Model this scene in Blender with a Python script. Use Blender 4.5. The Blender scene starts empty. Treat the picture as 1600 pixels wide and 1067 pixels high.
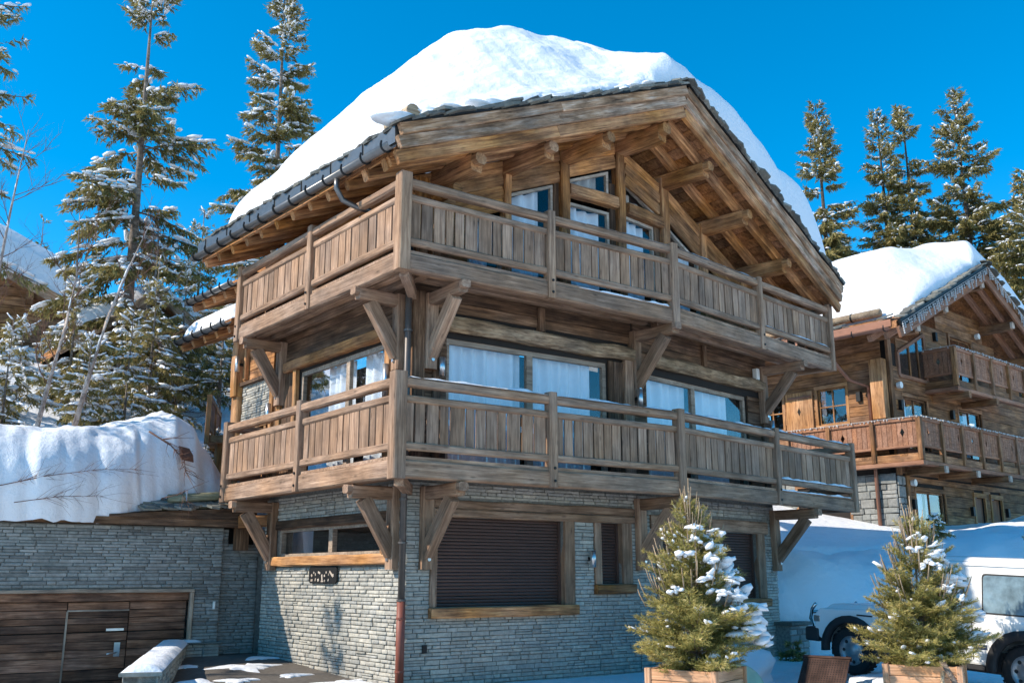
import bpy, math, random
import numpy as np
from mathutils import Vector, Matrix
R = math.radians
random.seed(7); rng = np.random.default_rng(7)
sc = bpy.context.scene
col = sc.collection

# ------------------------------------------------------------------ camera
cam_d = bpy.data.cameras.new('camera'); cam = bpy.data.objects.new('camera', cam_d); col.objects.link(cam)
cam.location = (-6.582, -12.203, 1.646)
cam.rotation_euler = (math.pi/2 + 0.2347, 0, 0.9567 - math.pi/2)
cam_d.sensor_width = 36; cam_d.lens = 34.25; cam_d.clip_start = .1; cam_d.clip_end = 2000
sc.camera = cam
# ------------------------------------------------------------------ world and sun
SUN_AZ, SUN_EL = R(160), R(38)          # direction towards the sun, angle from +X
w = bpy.data.worlds.new('World'); sc.world = w; w.use_nodes = True
nt = w.node_tree; nt.nodes.clear()
sky = nt.nodes.new('ShaderNodeTexSky'); sky.sky_type = 'NISHITA'; sky.sun_disc = False
sky.sun_elevation = SUN_EL; sky.sun_rotation = R(90) - SUN_AZ
sky.altitude = 1900; sky.air_density = 1.0; sky.dust_density = .15; sky.ozone_density = 3.0
hs = nt.nodes.new('ShaderNodeHueSaturation'); hs.inputs['Saturation'].default_value = 1.42; hs.inputs['Value'].default_value = 1.42; hs.inputs['Hue'].default_value = .487
bg = nt.nodes.new('ShaderNodeBackground'); bg.inputs['Strength'].default_value = .128
wo = nt.nodes.new('ShaderNodeOutputWorld')
nt.links.new(sky.outputs[0], hs.inputs['Color']); nt.links.new(hs.outputs[0], bg.inputs['Color']); nt.links.new(bg.outputs[0], wo.inputs['Surface'])
sd = bpy.data.lights.new('sun', 'SUN'); sun = bpy.data.objects.new('sun', sd); col.objects.link(sun)
sd.energy = 4.3; sd.angle = R(.55); sd.color = (1.0, .90, .76)
sv = Vector((math.cos(SUN_EL)*math.cos(SUN_AZ), math.cos(SUN_EL)*math.sin(SUN_AZ), math.sin(SUN_EL)))
sun.rotation_euler = sv.to_track_quat('Z', 'Y').to_euler()
sc.view_settings.view_transform = 'Standard'; sc.view_settings.look = 'None'
sc.view_settings.exposure = .56; sc.view_settings.gamma = 1
sc.render.engine = 'CYCLES'
sc.cycles.max_bounces = 8; sc.cycles.transparent_max_bounces = 12; sc.cycles.caustics_reflective = False; sc.cycles.caustics_refractive = False
sc.cycles.use_denoising = True

# ------------------------------------------------------------------ materials
def N(nt, t, ins=None, **kw):
    n = nt.nodes.new(t)
    for k, v in kw.items(): setattr(n, k, v)
    for k, v in (ins or {}).items():
        if isinstance(v, bpy.types.NodeSocket): nt.links.new(v, n.inputs[k])
        else: n.inputs[k].default_value = v
    return n
def c4(c): return (*c, 1) if len(c) == 3 else c
def new_mat(name):
    m = bpy.data.materials.new(name); m.use_nodes = True; nt = m.node_tree; nt.nodes.clear()
    out = nt.nodes.new('ShaderNodeOutputMaterial'); b = nt.nodes.new('ShaderNodeBsdfPrincipled')
    nt.links.new(b.outputs[0], out.inputs[0]); b.inputs['Specular IOR Level'].default_value = .3
    return m, nt, b, out
def ramp(nt, fac, stops):
    r = N(nt, 'ShaderNodeValToRGB', {'Fac': fac}); e = r.color_ramp.elements
    while len(e) < len(stops): e.new(.5)
    for i, (p, c) in enumerate(stops): e[i].position = p; e[i].color = c4(c)
    return r.outputs[0]
def mth(nt, op, a, b=0., **kw): return N(nt, 'ShaderNodeMath', {0: a, 1: b}, operation=op, **kw).outputs[0]
def objvec(nt, k=40.):
    tc = N(nt, 'ShaderNodeTexCoord'); oi = N(nt, 'ShaderNodeObjectInfo')
    r = oi.outputs['Random']
    o = N(nt, 'ShaderNodeCombineXYZ', {0: mth(nt, 'MULTIPLY', r, k), 1: mth(nt, 'MULTIPLY', r, k*2.3), 2: mth(nt, 'MULTIPLY', r, k*1.7)})
    return N(nt, 'ShaderNodeVectorMath', {0: tc.outputs['Object'], 1: o.outputs[0]}, operation='ADD').outputs[0], r, tc
def noise(nt, vec, scale, detail=4, rough=.55, mscale=None, dist=0.):
    if mscale: vec = N(nt, 'ShaderNodeMapping', {'Vector': vec, 'Scale': mscale}).outputs[0]
    return N(nt, 'ShaderNodeTexNoise', {'Vector': vec, 'Scale': scale, 'Detail': detail, 'Roughness': rough, 'Distortion': dist}).outputs['Fac']
def bump(nt, b, h, s, d=.01):
    nt.links.new(N(nt, 'ShaderNodeBump', {'Height': h, 'Strength': s, 'Distance': d}).outputs[0], b.inputs['Normal'])
def wood(name, dark, mid, light, var=.4, gs=(1.3, 22, 22), rough=.78, stain=.35, bmp=.35):
    m, nt, b, _ = new_mat(name)
    v, r, tc = objvec(nt)
    n1 = noise(nt, v, 1., 5, .6, gs, .3); n2 = noise(nt, v, 1., 3, .6, (gs[0]*1.6, gs[1]*5, gs[2]*5))
    f = mth(nt, 'ADD', mth(nt, 'MULTIPLY', n1, .62), mth(nt, 'MULTIPLY', n2, .38))
    c = ramp(nt, f, [(.34, dark), (.5, mid), (.68, light)])
    st = noise(nt, v, 1.7, 4, .6, (1, 1.8, 1.8))
    sr = N(nt, 'ShaderNodeMapRange', {'Value': st, 'From Min': .35, 'From Max': .65, 'To Min': 1 - stain, 'To Max': 1.08}).outputs[0]
    kn = N(nt, 'ShaderNodeTexVoronoi', {'Vector': N(nt, 'ShaderNodeMapping', {'Vector': v, 'Scale': (2.2, 7, 7)}).outputs[0], 'Scale': 1.}).outputs['Distance']
    kr = N(nt, 'ShaderNodeMapRange', {'Value': kn, 'From Min': .05, 'From Max': .16, 'To Min': .55, 'To Max': 1.}).outputs[0]
    ck = noise(nt, v, 1., 2, .5, (gs[0]*.8, gs[1]*2.2, gs[2]*2.2), .2)
    kr = mth(nt, 'MULTIPLY', kr, N(nt, 'ShaderNodeMapRange', {'Value': mth(nt, 'ABSOLUTE', mth(nt, 'SUBTRACT', ck, .47)), 'From Min': .0, 'From Max': .025, 'To Min': .62, 'To Max': 1.}).outputs[0])
    val = mth(nt, 'MULTIPLY', mth(nt, 'MULTIPLY', sr, kr), mth(nt, 'ADD', mth(nt, 'MULTIPLY', r, var), 1 - var/2))
    sat = mth(nt, 'ADD', mth(nt, 'MULTIPLY', noise(nt, v, .9, 2), .5), .72)
    h = N(nt, 'ShaderNodeHueSaturation', {'Color': c, 'Value': val, 'Saturation': sat})
    nt.links.new(h.outputs[0], b.inputs['Base Color']); b.inputs['Roughness'].default_value = rough
    bump(nt, b, mth(nt, 'MULTIPLY', f, kr), bmp, .012)
    return m
def flat(name, colr, rough=.6, metal=0., nz=.12, scale=6., bmp=.0, spec=.3):
    m, nt, b, _ = new_mat(name); v, r, tc = objvec(nt, 10)
    n = noise(nt, v, scale, 4)
    val = N(nt, 'ShaderNodeMapRange', {'Value': n, 'From Min': .3, 'From Max': .7, 'To Min': 1 - nz, 'To Max': 1 + nz}).outputs[0]
    h = N(nt, 'ShaderNodeHueSaturation', {'Color': c4(colr), 'Value': val})
    nt.links.new(h.outputs[0], b.inputs['Base Color']); b.inputs['Roughness'].default_value = rough; b.inputs['Metallic'].default_value = metal
    b.inputs['Specular IOR Level'].default_value = spec
    if bmp: bump(nt, b, n, bmp, .02)
    return m
def stone_mat(name, cols, var=.3):
    m, nt, b, _ = new_mat(name); v, r, tc = objvec(nt)
    at = N(nt, 'ShaderNodeAttribute', attribute_name='rnd').outputs['Fac']
    q = mth(nt, 'FRACT', mth(nt, 'ADD', r, at))
    c = ramp(nt, q, [(i/(len(cols)-1), x) for i, x in enumerate(cols)])
    gp = N(nt, 'ShaderNodeNewGeometry').outputs['Position']
    n1 = noise(nt, gp, 14, 6, .65); n2 = noise(nt, gp, .8, 3)
    val = mth(nt, 'MULTIPLY', N(nt, 'ShaderNodeMapRange', {'Value': n1, 'From Min': .3, 'From Max': .7, 'To Min': .72, 'To Max': 1.22}).outputs[0],
              N(nt, 'ShaderNodeMapRange', {'Value': n2, 'From Min': .3, 'From Max': .7, 'To Min': .8, 'To Max': 1.15}).outputs[0])
    h = N(nt, 'ShaderNodeHueSaturation', {'Color': c, 'Value': val})
    nt.links.new(h.outputs[0], b.inputs['Base Color']); b.inputs['Roughness'].default_value = .85
    bump(nt, b, noise(nt, gp, 30, 6, .7), .6, .012)
    return m
def snow_mat(name, bmp=.55, dirt=0.):
    m, nt, b, _ = new_mat(name)
    gp = N(nt, 'ShaderNodeNewGeometry').outputs['Position']
    n1 = noise(nt, gp, 5.5, 6, .6); n2 = noise(nt, gp, 45, 4, .7); n3 = noise(nt, gp, 1.3, 4, .55)
    h = mth(nt, 'ADD', mth(nt, 'ADD', mth(nt, 'MULTIPLY', n1, .5), mth(nt, 'MULTIPLY', n2, .14)), mth(nt, 'MULTIPLY', n3, .9))
    b.inputs['Base Color'].default_value = (.81, .815, .83, 1); b.inputs['Roughness'].default_value = .55
    b.inputs['Specular IOR Level'].default_value = .25
    if dirt:
        d = N(nt, 'ShaderNodeMapRange', {'Value': noise(nt, gp, 2.3, 6, .7), 'From Min': .5, 'From Max': .75, 'To Min': 0., 'To Max': dirt}).outputs[0]
        nt.links.new(N(nt, 'ShaderNodeMix', {0: d, 6: (.81, .815, .83, 1), 7: (.42, .4, .37, 1)}, data_type='RGBA').outputs[2], b.inputs['Base Color'])
    bump(nt, b, h, bmp, .12)
    return m
def leaf_mat(name, stops, rough=.7):
    m, nt, b, out = new_mat(name)
    at = N(nt, 'ShaderNodeAttribute', attribute_name='rnd').outputs['Fac']
    c = ramp(nt, at, stops)
    nt.links.new(c, b.inputs['Base Color']); b.inputs['Roughness'].default_value = rough
    t = N(nt, 'ShaderNodeBsdfTranslucent', {'Color': c})
    mx = N(nt, 'ShaderNodeMixShader', {0: .22, 1: b.outputs[0], 2: t.outputs[0]})
    nt.links.new(mx.outputs[0], out.inputs[0])
    return m
def glass_mat(name, refl=.16, rough=.0, tint=(1, 1, 1)):
    m, nt, b, out = new_mat(name); nt.nodes.remove(b)
    fc = N(nt, 'ShaderNodeLayerWeight', {'Blend': .5}).outputs['Facing']
    f = mth(nt, 'ADD', mth(nt, 'MULTIPLY', mth(nt, 'POWER', fc, 4.), .7), refl)
    gp = N(nt, 'ShaderNodeNewGeometry').outputs['Position']
    bp = N(nt, 'ShaderNodeBump', {'Height': noise(nt, gp, 1.6, 2), 'Strength': .06, 'Distance': .03}).outputs[0]
    g = N(nt, 'ShaderNodeBsdfGlossy', {'Roughness': rough, 'Normal': bp}); t = N(nt, 'ShaderNodeBsdfTransparent', {'Color': c4(tint)})
    mx = N(nt, 'ShaderNodeMixShader', {0: f, 1: t.outputs[0], 2: g.outputs[0]}); nt.links.new(mx.outputs[0], out.inputs[0])
    return m

MT = {}
MT['grey'] = wood('weathered_taupe_wood', (0.17, 0.094, 0.056), (0.345, 0.206, 0.127), (0.54, 0.345, 0.225), .5, bmp=.6)
MT['greyrail'] = wood('weathered_rail_wood', (0.18, 0.102, 0.062), (0.35, 0.212, 0.132), (0.54, 0.35, 0.23), .3, bmp=.6)
MT['warm'] = wood('honey_brown_wood', (0.15, 0.056, 0.02), (0.52, 0.225, 0.075), (0.80, 0.41, 0.155), .5, stain=.55, bmp=.7)
MT['orange'] = wood('orange_larch', (0.2, 0.08, 0.026), (0.45, 0.215, 0.082), (0.64, 0.35, 0.15), .35, stain=.4)
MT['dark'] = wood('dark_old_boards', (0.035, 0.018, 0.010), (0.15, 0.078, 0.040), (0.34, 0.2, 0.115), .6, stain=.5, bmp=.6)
MT['lintel'] = wood('hewn_log_wood', (0.083, 0.048, 0.026), (0.363, 0.231, 0.131), (0.657, 0.463, 0.287), .3, gs=(2, 9, 9), stain=.5, bmp=.9)
MT['rake'] = wood('silvered_barge_board', (0.13, 0.068, 0.038), (0.44, 0.265, 0.155), (0.72, 0.56, 0.44), .4, gs=(1.5, 12, 12), stain=.55, bmp=.9)
MT['door'] = wood('garage_old_plank', (0.07, 0.03, 0.017), (0.22, 0.105, 0.06), (0.44, 0.245, 0.15), .9, stain=.6)
MT['red'] = wood('neighbour_red_brown_wood', (0.17, 0.07, 0.036), (0.33, 0.155, 0.086), (0.46, 0.24, 0.142), .25, stain=.25)
MT['redwall'] = wood('neighbour_wall_board', (0.080, 0.038, 0.018), (0.304, 0.141, 0.058), (0.528, 0.280, 0.131), .5, stain=.5)
MT['planter'] = wood('planter_larch', (0.374, 0.176, 0.083), (0.572, 0.308, 0.165), (0.726, 0.440, 0.253), .2, stain=.2, bmp=.2)
MT['bark'] = wood('spruce_bark', (0.078, 0.058, 0.047), (0.221, 0.169, 0.130), (0.429, 0.351, 0.286), .2, gs=(6, 14, 14), bmp=.9)
MT['birch'] = wood('birch_bark', (.14, .10, .08), (.38, .31, .27), (.58, .52, .48), .2, gs=(9, 3, 3), bmp=.4)
MT['barkdark'] = wood('dark_spruce_bark', (.03, .022, .016), (.085, .062, .045), (.16, .12, .09), .2, gs=(6, 14, 14), bmp=.9)
MT['twig'] = flat('bare_twig', (.15, .075, .05), .8)
MT['stone'] = stone_mat('ledger_stone', [(.30, .282, .244), (.43, .402, .346), (.355, .34, .30), (.5, .462, .39), (.39, .37, .318), (.335, .327, .296), (.455, .43, .38)])
MT['stoneg'] = stone_mat('garage_ledger_stone', [(.2, .2, .185), (.29, .295, .275), (.24, .248, .235), (.34, .335, .31), (.17, .17, .16), (.25, .26, .24), (.3, .31, .29)])
MT['slate'] = stone_mat('roof_slate', [(0.070, 0.070, 0.063), (0.154, 0.147, 0.126), (0.224, 0.210, 0.168), (0.112, 0.119, 0.112), (0.280, 0.273, 0.238), (0.098, 0.084, 0.070)])
MT['joint'] = flat('stone_joint', (.19, .185, .165), .95, nz=.3, scale=20)
MT['snow'] = snow_mat('snow'); MT['snowrough'] = snow_mat('lumpy_snow', .6); MT['snowdirty'] = snow_mat('trodden_snow', .7, .2)
MT['zinc'] = flat('dark_zinc', (.16, .155, .15), .38, .75, .12, 9, spec=.5)
MT['zincdark'] = flat('black_iron', (.02, .02, .02), .5, .4)
MT['pipe'] = flat('brown_grey_downpipe', (.115, .098, .088), .42, .3)
MT['pipered'] = flat('red_brown_downpipe', (.24, .075, .05), .5)
MT['copper'] = flat('copper_brown_pipe', (.27, .13, .085), .4, .5)
MT['steel'] = flat('brushed_steel', (.62, .62, .62), .32, .9)
MT['black'] = flat('black_iron_lamp', (.015, .015, .015), .5)
MT['white'] = flat('white_plastic', (.75, .74, .7), .5)
MT['shutter'] = flat('brown_roller_shutter', (.105, .062, .05), .42, .2, .1, 3)
MT['frame'] = wood('window_frame_wood', (0.210, 0.147, 0.105), (0.375, 0.285, 0.210), (0.540, 0.420, 0.315), .2)
MT['framelight'] = wood('pale_window_frame', (0.350, 0.263, 0.200), (0.525, 0.425, 0.338), (0.650, 0.550, 0.450), .15)
MT['curtain'] = flat('white_curtain', (.74, .80, .86), .9, nz=.05)
MT['curtaingrey'] = flat('grey_linen_curtain', (.5, .47, .42), .9, nz=.08)
MT['room'] = flat('dark_room', (.025, .02, .017), .9)
MT['glass'] = glass_mat('window_glass', .07)
MT['glassdark'] = glass_mat('dark_window_glass', .03)
MT['soffit'] = wood('soffit_board', (0.12, 0.046, 0.018), (0.42, 0.175, 0.062), (0.68, 0.33, 0.125), .6, stain=.5)
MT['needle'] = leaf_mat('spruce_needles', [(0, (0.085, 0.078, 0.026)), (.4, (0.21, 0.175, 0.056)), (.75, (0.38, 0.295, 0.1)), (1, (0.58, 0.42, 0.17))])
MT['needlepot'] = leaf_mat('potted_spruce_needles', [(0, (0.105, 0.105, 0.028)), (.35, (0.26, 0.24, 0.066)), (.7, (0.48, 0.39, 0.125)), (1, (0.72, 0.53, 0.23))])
MT['carpaint'] = flat('white_car_paint', (.80, .80, .79), .22, 0, .03, 3, spec=.5)
MT['rubber'] = flat('tyre_rubber', (.022, .022, .023), .8, nz=.2, scale=20)
MT['trim'] = flat('black_plastic_trim', (.03, .03, .032), .55)
MT['rim'] = flat('grey_wheel_rim', (.35, .35, .36), .4, .6)
MT['chrome'] = flat('chrome', (.6, .6, .6), .15, .95)
MT['carglass'] = flat('frosted_car_glass', (.16, .23, .27), .12, 0, .5, 4, spec=.8)
MT['stripe'] = flat('navy_stripe', (.03, .045, .09), .4)
MT['rust'] = flat('rusty_checker_plate', (.085, .05, .04), .45, .6, .5, 5)
MT['green'] = flat('pale_green_plastic', (.5, .62, .45), .5)
MT['bulb'] = flat('clear_light_bulb', (.5, .48, .46), .3)
MT['logend'] = wood('pale_log', (0.275, 0.176, 0.099), (0.495, 0.352, 0.220), (0.660, 0.506, 0.352), .2)
MT['mosslog'] = wood('mossy_log', (0.070, 0.070, 0.035), (0.238, 0.224, 0.126), (0.476, 0.434, 0.280), .3)
MT['road'] = flat('wet_plowed_road', (.17, .165, .16), .6, 0, .35, .6)
MT['paving'] = stone_mat('wet_paving', [(.10, .085, .07), (.16, .14, .12), (.13, .115, .10)])

# ------------------------------------------------------------------ object helpers
WM = {}
I4 = Matrix.Identity(4)
def put(o, parent=None, M=None):
    M = M or I4
    col.objects.link(o); WM[o.name] = M
    if parent is not None:
        o.parent = parent; o.matrix_parent_inverse = WM[parent.name].inverted()
    o.matrix_basis = M
    return o
def tag(o, label=None, cat=None, group=None, kind=None):
    if label: o['label'] = label
    if cat: o['category'] = cat
    if group: o['group'] = group
    if kind: o['kind'] = kind
    return o
def thing(name, loc, label, cat, group=None):
    o = bpy.data.objects.new(name, None); o.empty_display_size = .2
    put(o, None, Matrix.Translation(Vector(loc))); return tag(o, label, cat, group)
def mobj(name, verts, faces, mat, parent=None, M=None, smooth=False, bevel=0.):
    me = bpy.data.meshes.new(name); me.from_pydata([tuple(v) for v in verts], [], faces); me.update()
    me.materials.append(MT[mat] if isinstance(mat, str) else mat)
    if smooth: me.polygons.foreach_set('use_smooth', [True]*len(me.polygons))
    o = bpy.data.objects.new(name, me); put(o, parent, M)
    if bevel:
        b = o.modifiers.new('bevel', 'BEVEL'); b.width = bevel; b.segments = 2; b.limit_method = 'ANGLE'; b.angle_limit = R(35)
    return o
def npmesh(name, V, F, mat, parent=None, M=None, smooth=False, rnd=None):
    V = np.asarray(V, np.float32); F = np.asarray(F, np.int32); k = F.shape[1]
    me = bpy.data.meshes.new(name); me.vertices.add(len(V)); me.vertices.foreach_set('co', V.ravel())
    me.loops.add(F.size); me.loops.foreach_set('vertex_index', F.ravel())
    me.polygons.add(len(F)); me.polygons.foreach_set('loop_start', np.arange(0, F.size, k, dtype=np.int32))
    me.polygons.foreach_set('loop_total', np.full(len(F), k, np.int32))
    if smooth: me.polygons.foreach_set('use_smooth', np.ones(len(F), bool))
    me.update(calc_edges=True)
    if rnd is not None:
        a = me.attributes.new('rnd', 'FLOAT', 'POINT'); a.data.foreach_set('value', np.asarray(rnd, np.float32))
    me.materials.append(MT[mat])
    o = bpy.data.objects.new(name, me); return put(o, parent, M)
class Fr:                                    # a facade frame: s along, o outwards, z up
    def __init__(s, O, u, sg):
        s.O = Vector((*O, 0)); s.u = Vector((*u, 0)).normalized(); s.sg = sg; s.n = Vector((-s.u.y, s.u.x, 0))*sg
    def p(s, a, o, z): return s.O + s.u*a + s.n*o + Vector((0, 0, z))
    def off(s, o): return Fr((s.O + s.n*o).xy, s.u.xy, s.sg)
def beam_mesh(L, w, h, rough, seg, ch, name):
    vs = []; fs = []
    prof = [(-w/2+ch, -h/2), (w/2-ch, -h/2), (w/2, -h/2+ch), (w/2, h/2-ch), (w/2-ch, h/2), (-w/2+ch, h/2), (-w/2, h/2-ch), (-w/2, -h/2+ch)] if ch > 0 else [(-w/2, -h/2), (w/2, -h/2), (w/2, h/2), (-w/2, h/2)]
    k = len(prof)
    for i in range(seg+1):
        dy, dz = random.uniform(-1, 1)*rough*.6, random.uniform(-1, 1)*rough*.6
        for y, z in prof: vs.append((L*i/seg, y+dy+random.uniform(-1, 1)*rough*.5, z+dz+random.uniform(-1, 1)*rough*.5))
    for i in range(seg):
        for j in range(k):
            a, b = i*k+j, i*k+(j+1) % k; fs.append((a, a+k, b+k, b))
    fs.append(tuple(range(k))); fs.append(tuple(range(seg*k+k-1, seg*k-1, -1)))
    me = bpy.data.meshes.new(name); me.from_pydata(vs, [], fs); me.update(); return me
def beam(name, P0, P1, w, h, mat, parent=None, side=None, rough=.004, ch=.01, seg=None):
    P0 = Vector(P0); P1 = Vector(P1); x = (P1-P0); L = x.length; x.normalize()
    y = Vector(side) if side is not None else (Vector((0, 0, 1)).cross(x) if abs(x.z) < .95 else Vector((1, 0, 0)))
    y = (y - x*y.dot(x)).normalized(); z = x.cross(y)
    M = Matrix((x, y, z)).transposed().to_4x4(); M.translation = P0
    if seg is None: seg = max(1, min(8, int(L/.5))) if rough > .002 else 1
    me = beam_mesh(L, w, h, rough, seg, ch, name); me.materials.append(MT[mat])
    o = bpy.data.objects.new(name, me); return put(o, parent, M)
def fbox(name, F, s0, s1, o0, o1, z0, z1, mat, parent=None, rough=.003, ch=.008, vert=None):
    """box on a facade, grain along its longest side"""
    ds, do, dz = s1-s0, abs(o1-o0), z1-z0; om, sm_, zm = (o0+o1)/2, (s0+s1)/2, (z0+z1)/2
    vert = dz > ds if vert is None else vert
    ch = min(ch, .3*min(ds, do, dz))
    if vert: return beam(name, F.p(sm_, om, z0), F.p(sm_, om, z1), ds, do, mat, parent, F.u, rough, ch)
    return beam(name, F.p(s0, om, zm), F.p(s1, om, zm), do, dz, mat, parent, F.n, rough, ch)
class MB:
    def __init__(s): s.v = []; s.f = []
    def add(s, vs, fs): k = len(s.v); s.v += [tuple(v) for v in vs]; s.f += [tuple(i+k for i in f) for f in fs]; return s
    def hexa(s, c): return s.add(c, [(0, 3, 2, 1), (4, 5, 6, 7), (0, 1, 5, 4), (1, 2, 6, 5), (2, 3, 7, 6), (3, 0, 4, 7)])
    def fb(s, F, s0, s1, o0, o1, z0, z1):
        c = [F.p(a, o, z) for z in (z0, z1) for a, o in ((s0, o0), (s1, o0), (s1, o1), (s0, o1))]
        if F.sg*(o1-o0) < 0: c = [c[i] for i in (3, 2, 1, 0, 7, 6, 5, 4)]
        return s.hexa(c)
    def box(s, x0, x1, y0, y1, z0, z1): return s.hexa([(x, y, z) for z in (z0, z1) for x, y in ((x0, y0), (x1, y0), (x1, y1), (x0, y1))])
    def tube(s, pts, rad, k=8, caps=True):
        pts = [Vector(p) for p in pts]; rad = rad if isinstance(rad, (list, tuple)) else [rad]*len(pts)
        vs = []; fs = []
        for i, p in enumerate(pts):
            t = (pts[min(i+1, len(pts)-1)] - pts[max(i-1, 0)]).normalized()
            a = t.cross(Vector((0, 0, 1))) if abs(t.z) < .97 else t.cross(Vector((1, 0, 0)))
            a.normalize(); b = t.cross(a)
            vs += [p + (a*math.cos(2*math.pi*j/k) + b*math.sin(2*math.pi*j/k))*rad[i] for j in range(k)]
        for i in range(len(pts)-1):
            for j in range(k): fs.append((i*k+j, i*k+(j+1) % k, (i+1)*k+(j+1) % k, (i+1)*k+j))
        if caps: fs += [tuple(range(k-1, -1, -1)), tuple(range((len(pts)-1)*k, len(pts)*k))]
        return s.add(vs, fs)
    def prism(s, poly, z0, z1):
        k = len(poly); ar = sum(poly[i][0]*poly[(i+1) % k][1]-poly[(i+1) % k][0]*poly[i][1] for i in range(k))
        if ar < 0: poly = poly[::-1]
        vs = [(x, y, z0) for x, y in poly]+[(x, y, z1) for x, y in poly]
        return s.add(vs, [tuple(range(k-1, -1, -1)), tuple(range(k, 2*k))]+[(i, (i+1) % k, (i+1) % k+k, i+k) for i in range(k)])
    def obj(s, name, mat, parent=None, smooth=False, M=None, bevel=0.): return mobj(name, s.v, s.f, mat, parent, M, smooth, bevel)
def poly_plate(F, pts, o0, o1):
    """plate with outline pts (s,z) on facade F between offsets o0 (back) and o1 (front)"""
    mb = MB(); k = len(pts)
    vs = [F.p(a, o0, z) for a, z in pts]+[F.p(a, o1, z) for a, z in pts]
    mb.add(vs, [tuple(range(k)), tuple(range(2*k-1, k-1, -1))]+[(i, i+k, (i+1) % k+k, (i+1) % k) for i in range(k)])
    return mb
def holes_split(s0, s1, holes, z0, z1):
    segs = [(s0, s1)]
    for (a, b, c, d) in holes:
        if d <= z0+1e-4 or c >= z1-1e-4: continue
        ns = []
        for (x, y) in segs:
            if b <= x or a >= y: ns.append((x, y)); continue
            if a > x: ns.append((x, a))
            if b < y: ns.append((b, y))
        segs = ns
    return segs
def wall_back(name, F, s0, s1, z0, z1, holes, th, mat, parent):
    zs = sorted({z0, z1, *[min(max(z, z0), z1) for h in holes for z in h[2:]]}); mb = MB()
    for a, b in zip(zs[:-1], zs[1:]):
        for x, y in holes_split(s0, s1, holes, a, b): mb.fb(F, x, y, -th, 0, a, b)
    return mb.obj(name, mat, parent)
def boards(F, s0, s1, z0, z1, holes, bh, mat, parent, th=.035, name='board'):
    z = z0
    while z < z1-.03:
        h = min(bh*random.uniform(.8, 1.2), z1-z)
        if z1-z-h < .05: h = z1-z
        for x, y in holes_split(s0, s1, holes, z+.02, z+h-.02):
            if y-x > .03: fbox(name, F, x, y, 0.003, th+random.uniform(-.006, .006), z+.004, z+h-.004, mat, parent, .005, .008)
        z += h
# stones ------------------------------------------------------------
STONE = []
for i in range(10):
    v = []
    for (d, ins) in ((0, 0), (.72, 0), (1, .07)):
        for sx, sz in ((0, 0), (1, 0), (1, 1), (0, 1)):
            jx, jz = random.uniform(0, .05), random.uniform(0, .1)
            v.append((sx+(ins+jx)*(1 if sx == 0 else -1), d*(1+(random.uniform(-.25, .2) if d == 1 else 0)), sz+(ins*1.6+jz)*(1 if sz == 0 else -1)))
    f = [(0, 1, 2, 3), (8, 11, 10, 9)]
    for a in (0, 4):
        for j in range(4): f.append((a+j, a+4+j, a+4+(j+1) % 4, a+(j+1) % 4))
    STONE.append((np.array(v), f))
def lay_stones(F, s0, s1, z0, z1, holes, out, ch=(.045, .078), ln=(.12, .4)):
    z = z0
    while z < z1-.02:
        h = min(random.uniform(*ch), z1-z)
        for x, y in holes_split(s0, s1, holes, z+.01, z+h-.01):
            a = x
            while a < y-.01:
                l = random.uniform(*ln)
                if y-a-l < .09: l = y-a
                if random.random() < .14 and h > .07:
                    out.append((F, a, z, l, h*.5)); out.append((F, a, z+h*.5, l, h*.5))
                else: out.append((F, a, z, l, h))
                a += l
        z += h
CAMP = np.array(cam.location)
def build_stones(lst, parent, mat, limit=290, dep=(.014, .038)):
    G = .004
    def area(t):
        P = t[0].p(t[1], 0, t[2]); d = np.linalg.norm(np.array(P)-CAMP); f = abs(t[0].n.dot((cam.location-P).normalized()))
        return -t[3]*t[4]*f/d**2
    lst = sorted(lst, key=area); meshes = []
    for v, f in STONE:
        pair = []
        for sg in (1, -1):
            me = bpy.data.meshes.new('stone'); fs = f if sg > 0 else [t[::-1] for t in f]
            me.from_pydata([(x, y*sg, z) for x, y, z in v.tolist()], [], fs if sg > 0 else fs); me.update(); me.materials.append(MT[mat]); pair.append(me)
        meshes.append(pair)
    VV, FF, RR = [], [], []; nb = 0
    for i, (F, a, z, l, h) in enumerate(lst):
        k = random.randrange(10); d = random.uniform(*dep)
        if i < limit:
            o = bpy.data.objects.new('stone', meshes[k][0 if F.sg > 0 else 1])
            M = Matrix((F.u, F.n*F.sg, Vector((0, 0, 1)))).transposed().to_4x4()
            M.translation = F.p(a+G/2, 0, z+G/2)
            put(o, parent, M @ Matrix.Diagonal((l-G, d, h-G, 1)))
        else:
            v, f = STONE[k]; u = np.array(F.u); n = np.array(F.n); P = np.array(F.p(a+G/2, 0, z+G/2))
            w3 = P + v[:, :1]*(l-G)*u + v[:, 1:2]*d*n + v[:, 2:3]*(h-G)*np.array([0, 0, 1.])
            VV.append(w3); FF += [tuple(t+nb for t in (q if F.sg > 0 else q[::-1])) for q in f]; RR += [random.random()]*12; nb += 12
    if VV:
        o = npmesh('stone_rows', np.concatenate(VV), np.array(FF), mat, parent, None, False, RR); o['kind'] = 'stuff'
def fbm(x, y, sc_=1., seed=0, oct=4):
    r = np.zeros_like(x*1.0+y*0); a = 1.; g = np.random.default_rng(seed)
    for o in range(oct):
        for k in range(3):
            th = g.uniform(0, 6.28); ph = g.uniform(0, 6.28); f = (2**o)/sc_*g.uniform(.7, 1.3)
            r = r + a*np.sin((x*np.cos(th)+y*np.sin(th))*f*3+ph+1.3*np.sin((y*np.cos(th)-x*np.sin(th))*f*1.7+ph*2))
        a *= .5
    return r/4.
def sm(t): t = np.clip(t, 0, 1); return t*t*(3-2*t)
def rd(t): t = np.clip(t, 0, 1); return np.sqrt(1-(1-t)**2)
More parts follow.
